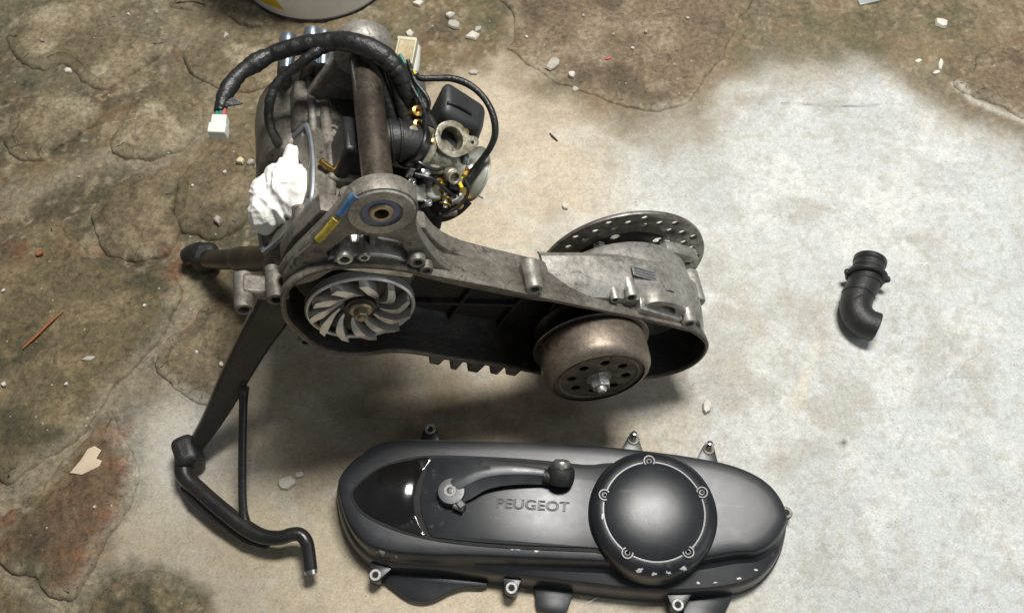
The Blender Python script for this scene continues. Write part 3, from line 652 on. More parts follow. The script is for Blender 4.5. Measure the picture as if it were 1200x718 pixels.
MB().loft([[mouth(-.0105, a, b) for a, b in rim_e - nn * .0055], [mouth(-.0118, a, b) for a, b in rim_e - nn * .004], [mouth(-.0118, a, b) for a, b in rim_e - nn * .001], [mouth(-.0098, a, b) for a, b in rim_e]], True).build('gasket_edge', M('pale_gasket_face', (.27, .29, .31), (.15, .16, .17), 60, .45, .6, .4), MF)
MB().cyl(mouth(.002, 0, 0), mouth(.006, 0, 0), .031, n=32).build('mouth_well', DARK, MF)
# front boss on the far side of the mouth and the raised joint ridges
MB().loft([[(-.084, y, -.02), (-.087, y, .016), (-.080, y, .038 + d), (-.066, y, .048 + d), (-.052, y, .046 + d), (-.045, y, -.03), (-.07, y, -.035)] for y, d in ((.140, -.014), (.148, -.004), (.170, -.002), (.215, .000), (.226, -.010))], True, True, True).build('front_boss', ALU_D, CC, bevel=.006, seg=3)
for x, z, r, y0, y1, m_ in ((-.0545, .067, .0036, .100, .226, ALU), (-.0425, .0675, .0055, .070, .215, GRIME), (-.0490, .060, .006, .085, .222, SOOT)):
    MB().tube([(x, y0, z - .004), (x + .001, y0 + .01, z), (x + .002, (y0 + y1) / 2, z + .001), (x + .002, y1, z - .001)], r, 10, 4).build('joint_ridge', m_, CC)
mb = MB().loft([[(-.066, y, .04), (-.066, y, .060 + d), (-.040, y, .071 + d), (.0, y, .068 + d), (.030, y, .050 + d), (.03, y, .0)] for y, d in ((.155, -.008), (.160, 0), (.196, .004), (.204, .002))], True, True, True)
mb.build('upper_deck', GRIME, CC, bevel=.003)
for x, y, z, r, h in ((-.026, .070, .062, .009, .012), (-.014, .136, .060, .007, .014), (-.036, .140, .062, .0065, .012), (.018, .075, .052, .010, .012), (-.050, .052, .052, .007, .010), (-.005, .062, .060, .0065, .014)):
    MB().lathe((x, y, z), (0, 0, 1), [(r * 1.15, -.006), (r, 0), (r, h - .0015), (r - .0015, h), (r * .5, h), (r * .45, h - .003)], 20).build('casting_boss', GRIME, CC)
mb = MB().cyl((-.0515, .094, .080), (-.0380, .089, .0755), .0026, .0026, 12, .0004); mb.lathe((-.0505, .0937, .0797), (-.0135, .005, .0045), [(.0016, 0), (.0034, .0005), (.0034, .0022), (.0022, .003)], 12); mb.build('brass_nipple', BRASS, CC)
MB().tube([(-.042, .060, .068), (-.020, .062, .066), (.006, .060, .060), (.028, .058, .050)], .006, 10, 5).build('casting_web', GRIME, CC)
MB().tube([(-.062, .068, .050), (-.058, .046, .040), (-.060, .030, .030)], .0085, 12, 5).build('casting_web', GRIME, CC)
# flywheel cover on the far side
fw = [(.058, 0), (.070, .004), (.073, .012), (.071, .034), (.064, .041), (.04, .044)]
FW = MB().lathe((-.012, .203, -.006), YV, fw, 56).build('flywheel_cover', BLKP, ENG)
MB().loft([[(-.050, y, .05), (-.036, y, .082 + d), (-.005, y, .086 + d), (.034, y, .070 + d), (.042, y, .04)] for y, d in ((.140, -.03), (.165, -.012), (.205, .0), (.232, -.006))], True, True, True).build('cowl', M('dusty_black_cowl', (.045, .042, .037), (.025, .023, .02), 30, .55, .7), FW, bevel=.003)
for x, z in ((-.0785, .0925), (-.060, .105), (-.0495, .1045)):
    o = MB().lathe((x, .210, z), (0, .93, .36), [(.0055, -.02), (.0078, .0), (.0080, .007), (.0068, .012), (.003, .014)], 20).build('cap_bolt', M('bluish_zinc', (.42, .49, .55), (.26, .31, .36), 40, .22, .35, .9) if x == -.0785 else bpy.data.materials['bluish_zinc'], FW)
    MB().tube([(x, .204, z - .008), (x + .004, .210, z - .03), (x + .008, .214, .05)], .0068, 10, 4).build('bolt_pillar', ALU_D, FW)

# ---- inlet rubber and carburettor
def rbox(c, size, r, axes=None):
    return MB().box(c, size, axes), r
IN = MB().box((-.0235, .103, .0925), (.032, .033, .037)).build('inlet_rubber', BLK, ENG, bevel=.008, seg=4)
mb = MB().box((-.0340, .103, .0900), (.0130, .039, .044)); mb.build('inlet_flange', BLKP, IN, bevel=.0040, seg=3)
MB().box((-.026, .103, .068), (.036, .042, .016)).build('reed_block', GRIME, CC, bevel=.003)
MB().ring((-.010, .103, .098), (1, 0, 0), .0195, .0165, .004, 32).build('rubber_lip', BLK, IN)
MB().tube([(-.020, .103, .100), (-.008, .103, .107), (.006, .102, .1125), (.020, .101, .1125), (.027, .101, .110)], [.0178, .0176, .0168, .0166, .0168], 24, 6).build('inlet_pipe', BLK, IN)
for xx, zz_, ax_ in ((-.006, .1078, (.9, 0, .42)), (.000, .1102, (.93, 0, .34)), (.006, .1118, (.97, 0, .2))): MB().ring((xx, .1025, zz_), ax_, .0188, .0150, .0026, 32, .0008).build('boot_rib', BLK, IN)
CB = thing('tmp', None, None); bpy.data.objects.remove(CB)
cax = np.array([.93, -.03, -.36]); cax /= np.linalg.norm(cax)   # bore direction
CBODY = MB().lathe((.026, .101, .110), cax, [(.0185, 0), (.0200, .001), (.0200, .004), (.0165, .005), (.0165, .016), (.0175, .018), (.016, .034), (.018, .040)], 32).build('carburettor', CARB, ENG)
mb = MB().ring((.0165, .1015, .1128), cax, .0205, .0175, .006, 32, .001); mb.build('clamp_band', M('dark_steel_band', (.10, .10, .10), (.06, .06, .06), 60, .2, .3, .95), CBODY)
MB().box((.0205, .0835, .098), (.006, .006, .012)).build('clamp_screw', ALU_L, CBODY, bevel=.001)
up = np.array([.10, -.42, .90]); up /= np.linalg.norm(up)
eu = np.array([.90, .10, -.05]); eu -= up * (eu @ up); eu /= np.linalg.norm(eu); ev = np.cross(up, eu)
TC = np.array([.0490, .100, .1275])
fl = [(a * .88, b * .88) for a, b in catmull([(.0185, .006), (.011, .0150), (0, .0180), (-.013, .0125), (-.0178, 0), (-.013, -.0125), (0, -.0178), (.012, -.0140), (.024, -.0065), (.0285, -.002), (.0285, .003), (.025, .0055)], 5, True)]
MB().plateax(TC, (eu, ev, up), fl, [circle(0, 0, .0112, 40), circle(.0200, -.0005, .0022, 12)], .0034, .0005).build('slide_flange', CARB, CBODY)
MB().ring(TC - up * .034, up, .0138, .0112, .033, 36, .0006).build('slide_chamber', CARB, CBODY)
MB().cyl(TC - up * .012, TC - up * .011, .0112, n=24).build('slide_well', DARK, CBODY)
def dev(a, b, c): return TC + eu * a + ev * b + up * c
mb = MB().box(dev(-.012, -.020, -.022), (.020, .016, .022), (eu, ev, up)); mb.build('body_block', CARB, CBODY, bevel=.002)
mb = MB().box(dev(.006, -.022, -.030), (.030, .020, .026), (eu, ev, up)); mb.build('body_block', M('dark_carburettor', (.15, .14, .11), (.08, .075, .06), 60, .4, .55, .6), CBODY, bevel=.002)
mb = MB().cyl(dev(.004, -.024, -.016), dev(.004, -.030, -.006), .0062, n=20, ch=.001); mb.ring(dev(.004, -.031, -.0055), -ev * .5 + up * .85, .0062, .0040, .003, 20, .0004); mb.build('mixture_tower', CARB, CBODY)
mb = MB().cyl(dev(.015, -.012, -.012), dev(.021, -.012, -.012), .006, n=18, ch=.001).build('body_stub', M('bluish_stub', (.25, .27, .27), (.16, .17, .17), 60, .35, .5, .7), CBODY)
# screw plate with springs
mb = MB().box(dev(-.022, -.042, -.030), (.026, .014, .004), (eu, ev, up)); mb.build('lever_plate', M('pale_zinc', (.66, .67, .58), (.5, .5, .42), 60, .3, .45, .7), CBODY, bevel=.001)
MB().box(dev(-.004, -.040, -.032), (.015, .013, .012), (eu, ev, up)).build('lever_block', bpy.data.materials['pale_zinc'], CBODY, bevel=.002)
hel = [dev(.006 + .0045 * math.cos(t), -.040 + .0009 * t - .012, -.026 + .0045 * math.sin(t)) for t in np.linspace(0, 8 * PI, 60)]
MB().tube(hel, .0010, 6, 0).build('idle_spring', BRASS, CBODY)
MB().cyl(dev(.006, -.054, -.026), dev(.006, -.028, -.026), .0026, n=12).build('idle_screw', STEEL, CBODY)
MB().cyl(dev(.012, -.046, -.030), dev(.024, -.040, -.028), .0048, n=16, ch=.0008).build('idle_barrel', ALU_L, CBODY)
MB().box(dev(.026, -.034, -.026), (.013, .018, .003), (eu, ev, up)).build('brass_lever', BRASS, CBODY, bevel=.0008)
MB().cyl(dev(.008, -.056, -.036), dev(.022, -.054, -.036), .003, n=12).build('throttle_pin', CARB, CBODY)
for a, b, c, s in ((-.030, .022, -.010, 1.0), (-.027, .012, -.014, 1.05), (-.016, -.004, -.006, .75)):
    mb = MB().cyl(dev(a, b, c - .012), dev(a, b, c + .004), .0028 * s, n=14); mb.lathe(dev(a, b, c + .003), up, [(.0030 * s, 0), (.0045 * s, .001), (.0045 * s, .0035), (.0024 * s, .0042), (.0022 * s, .001)], 14, True, True); mb.build('brass_jet', BRASS, CBODY)
MB().cyl(dev(-.034, .006, -.020), dev(-.034, .004, -.002), .0042, n=14, ch=.0008).build('vacuum_stub', CARB, CBODY)
for a, b, c, r, m_ in ((.016, .010, -.006, .0022, BRASS), (-.020, -.028, -.012, .0030, STEEL), (-.004, -.034, -.018, .0026, BRASS), (.014, -.030, -.018, .0028, CARB), (-.026, -.034, -.026, .0026, STEEL), (.020, -.022, -.016, .0030, BRASS), (-.010, -.050, -.028, .0024, STEEL), (.024, -.048, -.034, .0024, BRASS), (-.022, -.010, -.014, .0034, CARB)):
    MB().lathe(dev(a, b, c), up, [(r, -.010), (r, 0), (r * 1.5, .0004), (r * 1.5, .0026), (r * 1.1, .0034), (r * .5, .0034), (r * .45, .0022)], 12).build('adjuster', m_, CBODY)
for p in ([dev(-.028, -.030, -.014), dev(-.016, -.034, -.008), dev(0, -.040, -.014), dev(.014, -.044, -.022)], [dev(-.034, -.012, -.016), dev(-.026, -.022, -.008), dev(-.012, -.026, -.008), dev(.002, -.020, -.014)], [dev(.018, -.030, -.012), dev(.024, -.040, -.016), dev(.018, -.052, -.026), dev(.004, -.058, -.034)]):
    MB().tube(p, .0017, 8, 5).build('linkage_rod', BLKP, CBODY)
MB().box(dev(.012, -.036, -.026), (.012, .005, .016), (eu, ev, up)).build('link_plate', BLKP, CBODY, bevel=.001)
MB().box(dev(-.014, -.034, -.024), (.010, .006, .012), (eu, ev, up)).build('link_plate', BLKP, CBODY, bevel=.001)
# float bowl, drain and black linkage below
mb = MB().lathe((.060, .094, .076), (.05, -.1, -1), [(.021, 0), (.0225, .004), (.0215, .018), (.017, .025), (.009, .029)], 28); mb.build('float_bowl', BLKP, CBODY)
MB().tube([(.040, .082, .066), (.050, .076, .058), (.064, .076, .056), (.076, .080, .062), (.084, .086, .072)], .0065, 12, 5).build('drain_hose', BLK, CBODY)
MB().cyl((.058, .074, .060), (.060, .070, .044), .006, .0065, 16, .0015).build('drain_cap', BLK, CBODY)
MB().cyl((.036, .080, .064), (.040, .072, .050), .008, .009, 16, .0015).build('drain_cap', BLK, CBODY)
MB().box((.020, .088, .072), (.034, .022, .030)).build('choke_bracket', BLKP, CBODY, bevel=.004)
# air-side bellmouth
mb = MB().lathe((.064, .100, .094), (.98, .0, -.20), [(.0120, 0), (.0122, .009), (.0150, .013), (.0225, .0175), (.0250, .0200)], 40, True, False); mb.build('bellmouth', bpy.data.materials['pale_zinc'], CBODY)
MB().ring((.0840, .100, .0900), (.98, 0, -.20), .0258, .0190, .0022, 44, .0006).build('bellmouth_rim', bpy.data.materials['pale_zinc'], CBODY)
MB().cyl((.0838, .100, .0902), (.0842, .100, .0902), .0192, n=32).build('bellmouth_well', DARK, CBODY)
MB().cyl((.0855, .0800, .086), (.0935, .0785, .084), .0007, n=8).build('locating_pin', STEEL, CBODY)
# black diaphragm housing behind the carburettor
BLKH = M('dusty_black_plastic', (.020, .021, .022), (.028, .029, .030), 30, .40, .55, 0, .2, 500)
DH = MB().add([(.054, .143, .044), (.106, .143, .036), (.112, .182, .036), (.057, .185, .044), (.0530, .147, .112), (.0960, .146, .106), (.1050, .176, .106), (.0565, .184, .122)],
              [(0, 1, 2, 3), (4, 7, 6, 5), (0, 4, 5, 1), (1, 5, 6, 2), (2, 6, 7, 3), (3, 7, 4, 0)]).build('diaphragm_housing', BLKH, ENG, bevel=.0085, seg=4, ang=50)
MB().tube([(.0580, .158, .1145), (.070, .157, .1140), (.0830, .155, .1095)], .0014, 8, 5).build('moulded_rib', BLKP, DH)
MB().tube([(.052, .128, .095), (.060, .140, .085), (.070, .15, .08)], .009, 12, 5).build('housing_neck', BLK, DH)
# hoses between the carburettor and the far side
for pts, r, m_ in (([(.020, .112, .120), (.016, .135, .118), (.006, .160, .122), (-.004, .185, .120)], .0075, BLK), ([(.034, .118, .112), (.030, .145, .108), (.022, .170, .108), (.014, .195, .100)], .0085, BLK), ([(.006, .130, .095), (.012, .150, .095), (.016, .170, .09)], .012, BLK),
                   ([(.046, .122, .105), (.044, .140, .104), (.036, .165, .106)], .0045, BLK)):
    MB().tube(pts, r, 12, 6).build('breather_hose', m_, ENG)
MB().cyl((.028, .163, .110), (.030, .185, .107), .0115, .0120, 20, .0015).build('grey_cap', M('oily_grey_cap', (.16, .155, .14), (.09, .085, .075), 50, .3, .45, .4), ENG)
MB().cyl((.000, .150, .098), (.004, .172, .096), .010, .0105, 20, .002).build('grey_cap', bpy.data.materials['oily_grey_cap'], ENG)
MB().tube([(.030, .190, .100), (.035, .208, .106), (.036, .226, .112)], [.0052, .0052, .005], 12, 5).build('clear_hose', M('cloudy_hose', (.50, .50, .46), (.38, .38, .34), 40, .3, .4), ENG)

# ---- wiring loom (laid out in room coordinates, then put in the engine frame)
def loom(name, pts, r, mat, par, n=12, sm=6, wr=.0):
    rr = [r] * len(pts) if np.isscalar(r) else r
    q = catmull([(*w2l(p), a) for p, a in zip(pts, rr)], 5)
    rnd = random.Random(len(pts))
    q = [(a[0] + wr * a[3] * rnd.uniform(-1, 1), a[1] + wr * a[3] * rnd.uniform(-1, 1), a[2], a[3] * (1 + wr * rnd.uniform(-1, 1))) for a in q]
    return MB().tube([a[:3] for a in q], [a[3] for a in q], n, 2).build(name, mat, par)
LOOM = loom('wiring_loom', [(-.2413, .5148, .375), (-.2389, .5266, .377), (-.2348, .5394, .378), (-.2276, .5515, .379), (-.2171, .5608, .380), (-.2032, .5694, .382), (-.1835, .5742, .386), (-.1613, .5752, .390), (-.1426, .5733, .394), (-.1276, .5677, .396), (-.1114, .5621, .392), (-.0998, .5554, .385), (-.0933, .5494, .375), (-.0900, .5439, .362), (-.0883, .5397, .347)],
            [.0046, .0062, .0070, .0064, .0080, .0068, .0076, .0080, .0082, .0086, .0092, .0088, .0084, .0080, .0075], TAPE, ENG, 14, 6, .045)
loom('loom_branch', [(-.1560, .5720, .389), (-.1604, .5695, .388), (-.1718, .5629, .385), (-.1853, .5561, .378), (-.1972, .5483, .372), (-.2032, .5386, .366), (-.2062, .5306, .358), (-.2085, .5270, .340), (-.2070, .5280, .315)], [.0052, .005, .0046, .0042, .0042, .0042, .0042, .0042, .0042], TAPE, LOOM, 12, 6, .06)
loom('loom_branch', [(-.1040, .5600, .385), (-.0975, .545, .366), (-.0920, .530, .348), (-.087, .515, .333), (-.078, .500, .320)], .0052, TAPE, LOOM)
loom('loom_branch', [(-.1180, .5640, .390), (-.1100, .548, .366), (-.1030, .533, .345), (-.094, .515, .325)], .006, TAPE, LOOM)
# torn flap of tape
V = [w2l(p) for p in ((-.2375, .5290, .380), (-.2235, .5235, .374), (-.2355, .5165, .379), (-.2375, .5290, .3785), (-.2235, .5235, .3727), (-.2355, .5165, .3775))]
MB().add(V, [(0, 1, 2), (5, 4, 3), (0, 3, 4, 1), (1, 4, 5, 2), (2, 5, 3, 0)]).build('tape_flap', TAPE, LOOM)
for off, m_, nm in ((-.0025, WG, 'green_wire'), (.0005, WG, 'green_wire'), (.0032, WR, 'red_wire')):
    loom(nm, [(-.2405 + off, .519, .3755), (-.2400 + off, .5115, .3755), (-.2392 + off * .8, .503, .375)], .0016, m_, LOOM, 8)
cd = np.array([-.0006, -.0195, -.002]); cd /= np.linalg.norm(cd); cu_ = np.cross(cd, (0, 0, 1)); cu_ /= np.linalg.norm(cu_)
lax = [RN.T @ v for v in (cu_, cd, np.cross(cu_, cd))]
c1 = MB().box(w2l((-.2390, .5030, .375)), (.0125, .0095, .010), lax); C1 = c1.build('plug', CONN, LOOM, bevel=.0012)
MB().box(w2l((-.2392, .4945, .3745)), (.0145, .0095, .0115), lax).build('plug_shroud', CONN, C1, bevel=.001)
# second connector and bare wires at the right of the loom
c2a = np.array([.004, .030, .004]); c2a /= np.linalg.norm(c2a); c2u = np.cross(c2a, (0, 0, 1)); c2u /= np.linalg.norm(c2u)
lax2 = [RN.T @ v for v in (c2u, c2a, np.cross(c2u, c2a))]
C2 = MB().box(w2l((-.0930, .5900, .3595)), (.0150, .026, .009), lax2).build('socket', CONN2, LOOM, bevel=.0015)
MB().box(w2l((-.0920, .6035, .3610)), (.0175, .004, .0105), lax2).build('socket_lip', CONN3, C2, bevel=.001)
for k in (-1, 1): MB().box(w2l((-.0930 + k * .0076, .5900, .3600)), (.0016, .026, .0100), lax2).build('socket_wall', CONN3, C2, bevel=.0005)
loom('yellow_wire', [(-.0920, .578, .360), (-.0905, .567, .361), (-.0895, .555, .361), (-.0875, .5437, .360)], .0019, WY, LOOM, 8)
loom('yellow_wire', [(-.0900, .578, .360), (-.0880, .572, .361), (-.0840, .5655, .363), (-.0780, .5605, .364)], .0019, WY, LOOM, 8)
loom('choke_cable', [(-.0820, .5625, .364), (-.0774, .5590, .364), (-.066, .5608, .362), (-.0528, .5617, .361), (-.0403, .5578, .360), (-.0293, .5501, .358), (-.0204, .5395, .354), (-.0153, .5277, .348), (-.0146, .5176, .340), (-.0192, .5107, .330), (-.0269, .5070, .318), (-.0370, .502, .306)], [.0026, .0027, .0028, .0031, .0032, .0030, .0029, .0031, .0030, .0029, .0027, .0026], TAPE, LOOM, 10)
loom('choke_wire', [(-.0235, .508, .324), (-.032, .499, .312), (-.043, .490, .304)], .0028, TAPE, LOOM, 8)
loom('yellow_wire', [(-.0400, .4975, .309), (-.0440, .495, .310), (-.0455, .489, .310), (-.0435, .484, .309)], .0018, WY, LOOM, 8)

for k, (dx, dy, m_) in enumerate(((.000, .0, TAPE), (.006, -.004, TAPE), (-.005, .003, WY), (.010, .002, TAPE), (.003, .008, WG))):
    loom('thin_wire', [(-.098 + dx, .562 + dy, .382), (-.088 + dx * .6, .548 + dy, .372), (-.080 + dx, .530 + dy, .352 + dx), (-.076 - dx, .515 + dy, .335), (-.068 + dx, .503, .322)], .0014 + .0003 * (k % 2), m_, LOOM, 8)

# ---- centre stand
def wl(pts): return [w2l(p) for p in pts]
ST = MB().tube(wl([(-.214, .432, .206), (-.220, .46, .206), (-.226, .50, .206), (-.224, .55, .206)]), .012, 16, 4).build('centre_stand', STANDM, ENG)
def leg(name, pts, par, wdt, thk):
    """flat pressed leg: rounded rectangle swept from pivot to foot"""
    q = np.array(catmull(pts, 6)); rings = []
    ws = np.interp(np.linspace(0, 1, len(q)), np.linspace(0, 1, len(wdt)), wdt)
    for i, p in enumerate(q):
        t = q[min(i + 1, len(q) - 1)] - q[max(i - 1, 0)]; t /= np.linalg.norm(t)
        v = np.array([.25, -.75, .6]); v -= t * (v @ t); v /= np.linalg.norm(v); u = np.cross(t, v)
        rings.append([w2l(p + u * a * ws[i] / 2 + v * b * thk / 2) for a, b in ((-1, -.6), (-.8, -1), (.8, -1), (1, -.6), (1, .6), (.8, 1), (-.8, 1), (-1, .6))])
    return MB().loft(rings, True, True, True).build(name, STANDM, par)
leg('leg', [(-.216, .442, .208), (-.2300, .4300, .182), (-.2532, .4200, .145), (-.2782, .4045, .105), (-.3005, .3860, .070), (-.3190, .3680, .045), (-.335, .352, .028)], ST, [.037, .036, .031, .027, .021, .016], .016)
MB().tube(wl([(-.207, .483, .200), (-.2272, .4986, .170), (-.2738, .5284, .115), (-.3000, .5435, .089), (-.3040, .5460, .085), (-.3258, .5572, .065), (-.3540, .576, .034)]), [.0135, .0135, .0138, .0138, .0118, .0115, .0112], 16, 5).build('leg', STANDM, ST)
for c, sz, ax_ in (((-.3450, .3430, .0195), (.026, .035, .038), ((.9, .43, 0), (-.43, .9, 0), (0, 0, 1))), ((-.3640, .588, .018), (.032, .030, .034), ((1, 0, 0), (0, 1, 0), (0, 0, 1)))):
    MB().box(w2l(c), sz, [RN.T @ np.array(v) for v in ax_]).build('foot_pad', BLK, ST, bevel=.009, seg=4)
MB().cyl(w2l((-.3475, .331, .026)), w2l((-.3475, .327, .024)), .0065, n=16, ch=.001).build('pad_bolt', STANDM, ST)
MB().tube(wl([(-.366, .588, .030), (-.378, .590, .022), (-.386, .590, .016)]), [.0125, .012, .011], 14, 4).build('foot_stub', STANDM, ST)
MB().tube(wl([(-.350, .350, .020), (-.3465, .325, .021), (-.340, .3140, .022), (-.330, .3060, .022), (-.306, .2865, .023), (-.282, .2690, .024), (-.266, .2590, .025), (-.252, .2530, .026), (-.236, .2515, .028), (-.2225, .2545, .030), (-.2145, .2540, .030), (-.2085, .2480, .029), (-.2060, .2400, .026), (-.2025, .220, .020)]), [.010, .0105, .0092, .0086, .0086, .0086, .0084, .0078, .0074, .0072, .0071, .0070, .0070, .0070], 16, 6).build('foot_lever', STANDM, ST)
def slab(name, pts, z0, z1, mat, par, bev=.001):
    V, F = plate(pts, (), z1 - z0, bev); return MB().add([w2l((a, b, (z0 + z1) / 2 + h)) for a, b, h in V], F).build(name, mat, par)
slab('lever_gusset', [(-.345, .318), (-.332, .3075), (-.300, .2835), (-.268, .2620), (-.245, .2520), (-.252, .2440), (-.276, .2500), (-.308, .2700), (-.338, .2930), (-.348, .306)], .012, .017, STANDM, ST)
MB().tube(wl([(-.2026, .2212, .0205), (-.2018, .2175, .0192)]), [.0071, .0068], 14, 0).build('worn_tip', STEEL, ST)
MB().tube(wl([(-.274, .388, .093), (-.276, .376, .080), (-.2775, .33, .054), (-.2765, .285, .032), (-.272, .266, .025)]), [.0058, .0045, .0042, .0044, .0050], 12, 5).build('brace_rod', STANDM, ST)
MB().cyl(w2l((-.218, .455, .205)), w2l((-.220, .545, .205)), .019, n=20, ch=.002).build('pivot_housing', GRIME, ST)

# ================================================================== white paper wad stuffed in the cylinder mouth
def crumple(name, lobes, mat, seed, sub=5, amp=.006):
    bm = bmesh.new(); bmesh.ops.create_icosphere(bm, subdivisions=sub, radius=1.0)
    V = np.array([v.co[:] for v in bm.verts]); F = [tuple(v.index for v in f.verts) for f in bm.faces]; bm.free()
    out = np.zeros_like(V); ctr = np.mean([l[0] for l in lobes], axis=0)
    rad = np.zeros(len(V))
    for c, r in lobes:   # star-shaped union of ellipsoids seen from the common centre
        o = (ctr - np.array(c)) / np.array(r); d = V / np.array(r)
        A = (d * d).sum(1); B = 2 * (d @ o); Cc = o @ o - 1; disc = B * B - 4 * A * Cc
        t = np.where(disc > 0, (-B + np.sqrt(np.maximum(disc, 0))) / (2 * A), 0); rad = np.maximum(rad, t)
    P = ctr + V * rad[:, None]
    a = np.arctan2(V[:, 1], V[:, 0]); 
    f = np.abs(fbm(P[:, 0] + P[:, 2] * .7, P[:, 1] - P[:, 2] * .5, 30, seed, 3) - .5) * 2 + .45 * np.abs(fbm(P[:, 1] + P[:, 2], P[:, 0] * 1.2, 80, seed + 9, 2) - .5) * 2
    P = P + V * ((.35 - f) * amp * 2)[:, None]
    u = P @ np.array([.75, .25, .6]) + (fbm(P[:, 1] * 1.3, P[:, 0] + P[:, 2], 26, seed + 30, 3) - .5) * .050
    P = P + V * ((.6 - np.abs(np.sin(u * 150))) * .0024)[:, None]
    return P, F
PAPER = M('white_tissue_paper', (.90, .88, .84), (.85, .82, .77), 60, .8, .9, 0, .5, 260, (.62, .50, .38), 28, (.66, .80))
P, F = crumple('paper', [((-.069, .102, .025), (.019, .031, .031)), ((-.082, .091, .012), (.015, .021, .022)), ((-.084, .103, .019), (.013, .015, .016)), ((-.0665, .124, .040), (.007, .018, .013)), ((-.062, .093, .035), (.013, .027, .026))], PAPER, 11, 6, .0036)
o = MB().add([l2w(p) - l2w((-.08, .108, .023)) for p in P], F).build('paper_wad', PAPER, None, ang=70)
o.location = l2w((-.08, .108, .023))
tag(o, 'crumpled white paper wad stuffed into the engine\'s open cylinder mouth', 'paper wad')

# ================================================================== belt-case cover lying on the floor
def cover_paint():
    m, nt, b, vec = new('satin_black_cover_paint')
    n = noise(nt, vec, 40, 5, .6)
    col = mix(nt, ramp(nt, n, [(.35, 0), (.65, 1)]), (.0115, .0128, .0152), (.016, .0178, .021))
    dust = ramp(nt, noise(nt, vec, 26, 7, .7, .3), [(.55, 0), (.8, .22)])
    col = mix(nt, dust, col, (.055, .054, .052))
    mp = node(nt, 'ShaderNodeMapping'); mp.inputs['Rotation'].default_value = (0, 0, .5); mp.inputs['Scale'].default_value = (14, 420, 60); nt.links.new(vec, mp.inputs[0])
    scr = node(nt, 'ShaderNodeMath', operation='MULTIPLY'); nt.links.new(ramp(nt, noise(nt, mp.outputs[0], 1.0, 3, .6), [(.66, 0), (.70, .55)]), scr.inputs[0]); nt.links.new(ramp(nt, noise(nt, vec, 30, 4), [(.50, 0), (.62, 1)]), scr.inputs[1])
    col = mix(nt, scr.outputs[0], col, (.10, .10, .10))
    spk = ramp(nt, noise(nt, vec, 700, 2, .5), [(.70, 0), (.76, .35)]); col = mix(nt, spk, col, (.13, .125, .115))
    ge = node(nt, 'ShaderNodeNewGeometry')
    ew = node(nt, 'ShaderNodeMath', operation='MULTIPLY'); nt.links.new(ramp(nt, ge.outputs['Pointiness'], [(.53, 0), (.58, 1)]), ew.inputs[0]); nt.links.new(ramp(nt, noise(nt, vec, 70, 6, .75), [(.58, 0), (.66, .6)]), ew.inputs[1])
    col = mix(nt, ew.outputs[0], col, (.30, .295, .28))
    # paint knocked off to bare metal: rows of chips along the edges
    tot = None
    for x, y, z, sx, sy in ((.078, -.0585, .0625, .007, .003), (.092, -.060, .0625, .004, .002), (.105, -.058, .0625, .004, .0018), (.121, -.0525, .0625, .005, .0025), (-.176, -.060, .048, .011, .0028), (-.160, -.0615, .048, .005, .0022), (-.228, -.022, .040, .0035, .0035), (.139, -.058, .030, .003, .0015), (.157, -.056, .030, .003, .0015), (.180, -.050, .030, .004, .0016), (.197, -.040, .030, .003, .0016), (.040, -.009, .067, .0012, .006), (-.042, -.045, .05, .007, .002), (-.022, -.045, .05, .004, .002), (-.214, .02, .03, .002, .004)):
        s = node(nt, 'ShaderNodeVectorMath', operation='SUBTRACT'); nt.links.new(vec, s.inputs[0]); s.inputs[1].default_value = (x, y, z)
        q = node(nt, 'ShaderNodeVectorMath', operation='DIVIDE'); nt.links.new(s.outputs[0], q.inputs[0]); q.inputs[1].default_value = (sx, sy, .012)
        l = node(nt, 'ShaderNodeVectorMath', operation='LENGTH'); nt.links.new(q.outputs[0], l.inputs[0])
        if tot is None: tot = l.outputs['Value']
        else:
            mn = node(nt, 'ShaderNodeMath', operation='MINIMUM'); nt.links.new(tot, mn.inputs[0]); nt.links.new(l.outputs['Value'], mn.inputs[1]); tot = mn.outputs[0]
    nz = noise(nt, vec, 320, 4, .7)
    ad = node(nt, 'ShaderNodeMath', operation='MULTIPLY_ADD'); nt.links.new(nz, ad.inputs[0]); ad.inputs[1].default_value = 2.6; nt.links.new(tot, ad.inputs[2])
    chip = ramp(nt, ad.outputs[0], [(.0, 1), (1, 0)])
    mr = node(nt, 'ShaderNodeMapRange'); nt.links.new(ad.outputs[0], mr.inputs[0]); mr.inputs[1].default_value = 1.75; mr.inputs[2].default_value = 1.95; mr.inputs[3].default_value = 1; mr.inputs[4].default_value = 0
    col = mix(nt, mr.outputs[0], col, (.58, .57, .54)); nt.links.new(col, b.inputs['Base Color'])
    nt.links.new(ramp(nt, noise(nt, vec, 90, 4), [(.3, .285), (.7, .335)]), b.inputs['Roughness']); b.inputs['Specular IOR Level'].default_value = .42
    bump(nt, b, noise(nt, vec, 1500, 2), .12, .0008)
    return m
CP = cover_paint()
CGL = M('gloss_black_nose', (.006, .006, .006), (.008, .008, .008), 30, .10, .14, 0, .0)
CP2 = M('satin_black_lever', (.034, .036, .040), (.050, .052, .056), 40, .30, .42, .1, .08, 900)
COV = thing('belt_case_cover', 'black belt-case cover with round cap and kick lever lying flat on the floor', 'cover', (.050, .2755, .0005), (0, 0, math.radians(-5.0)))
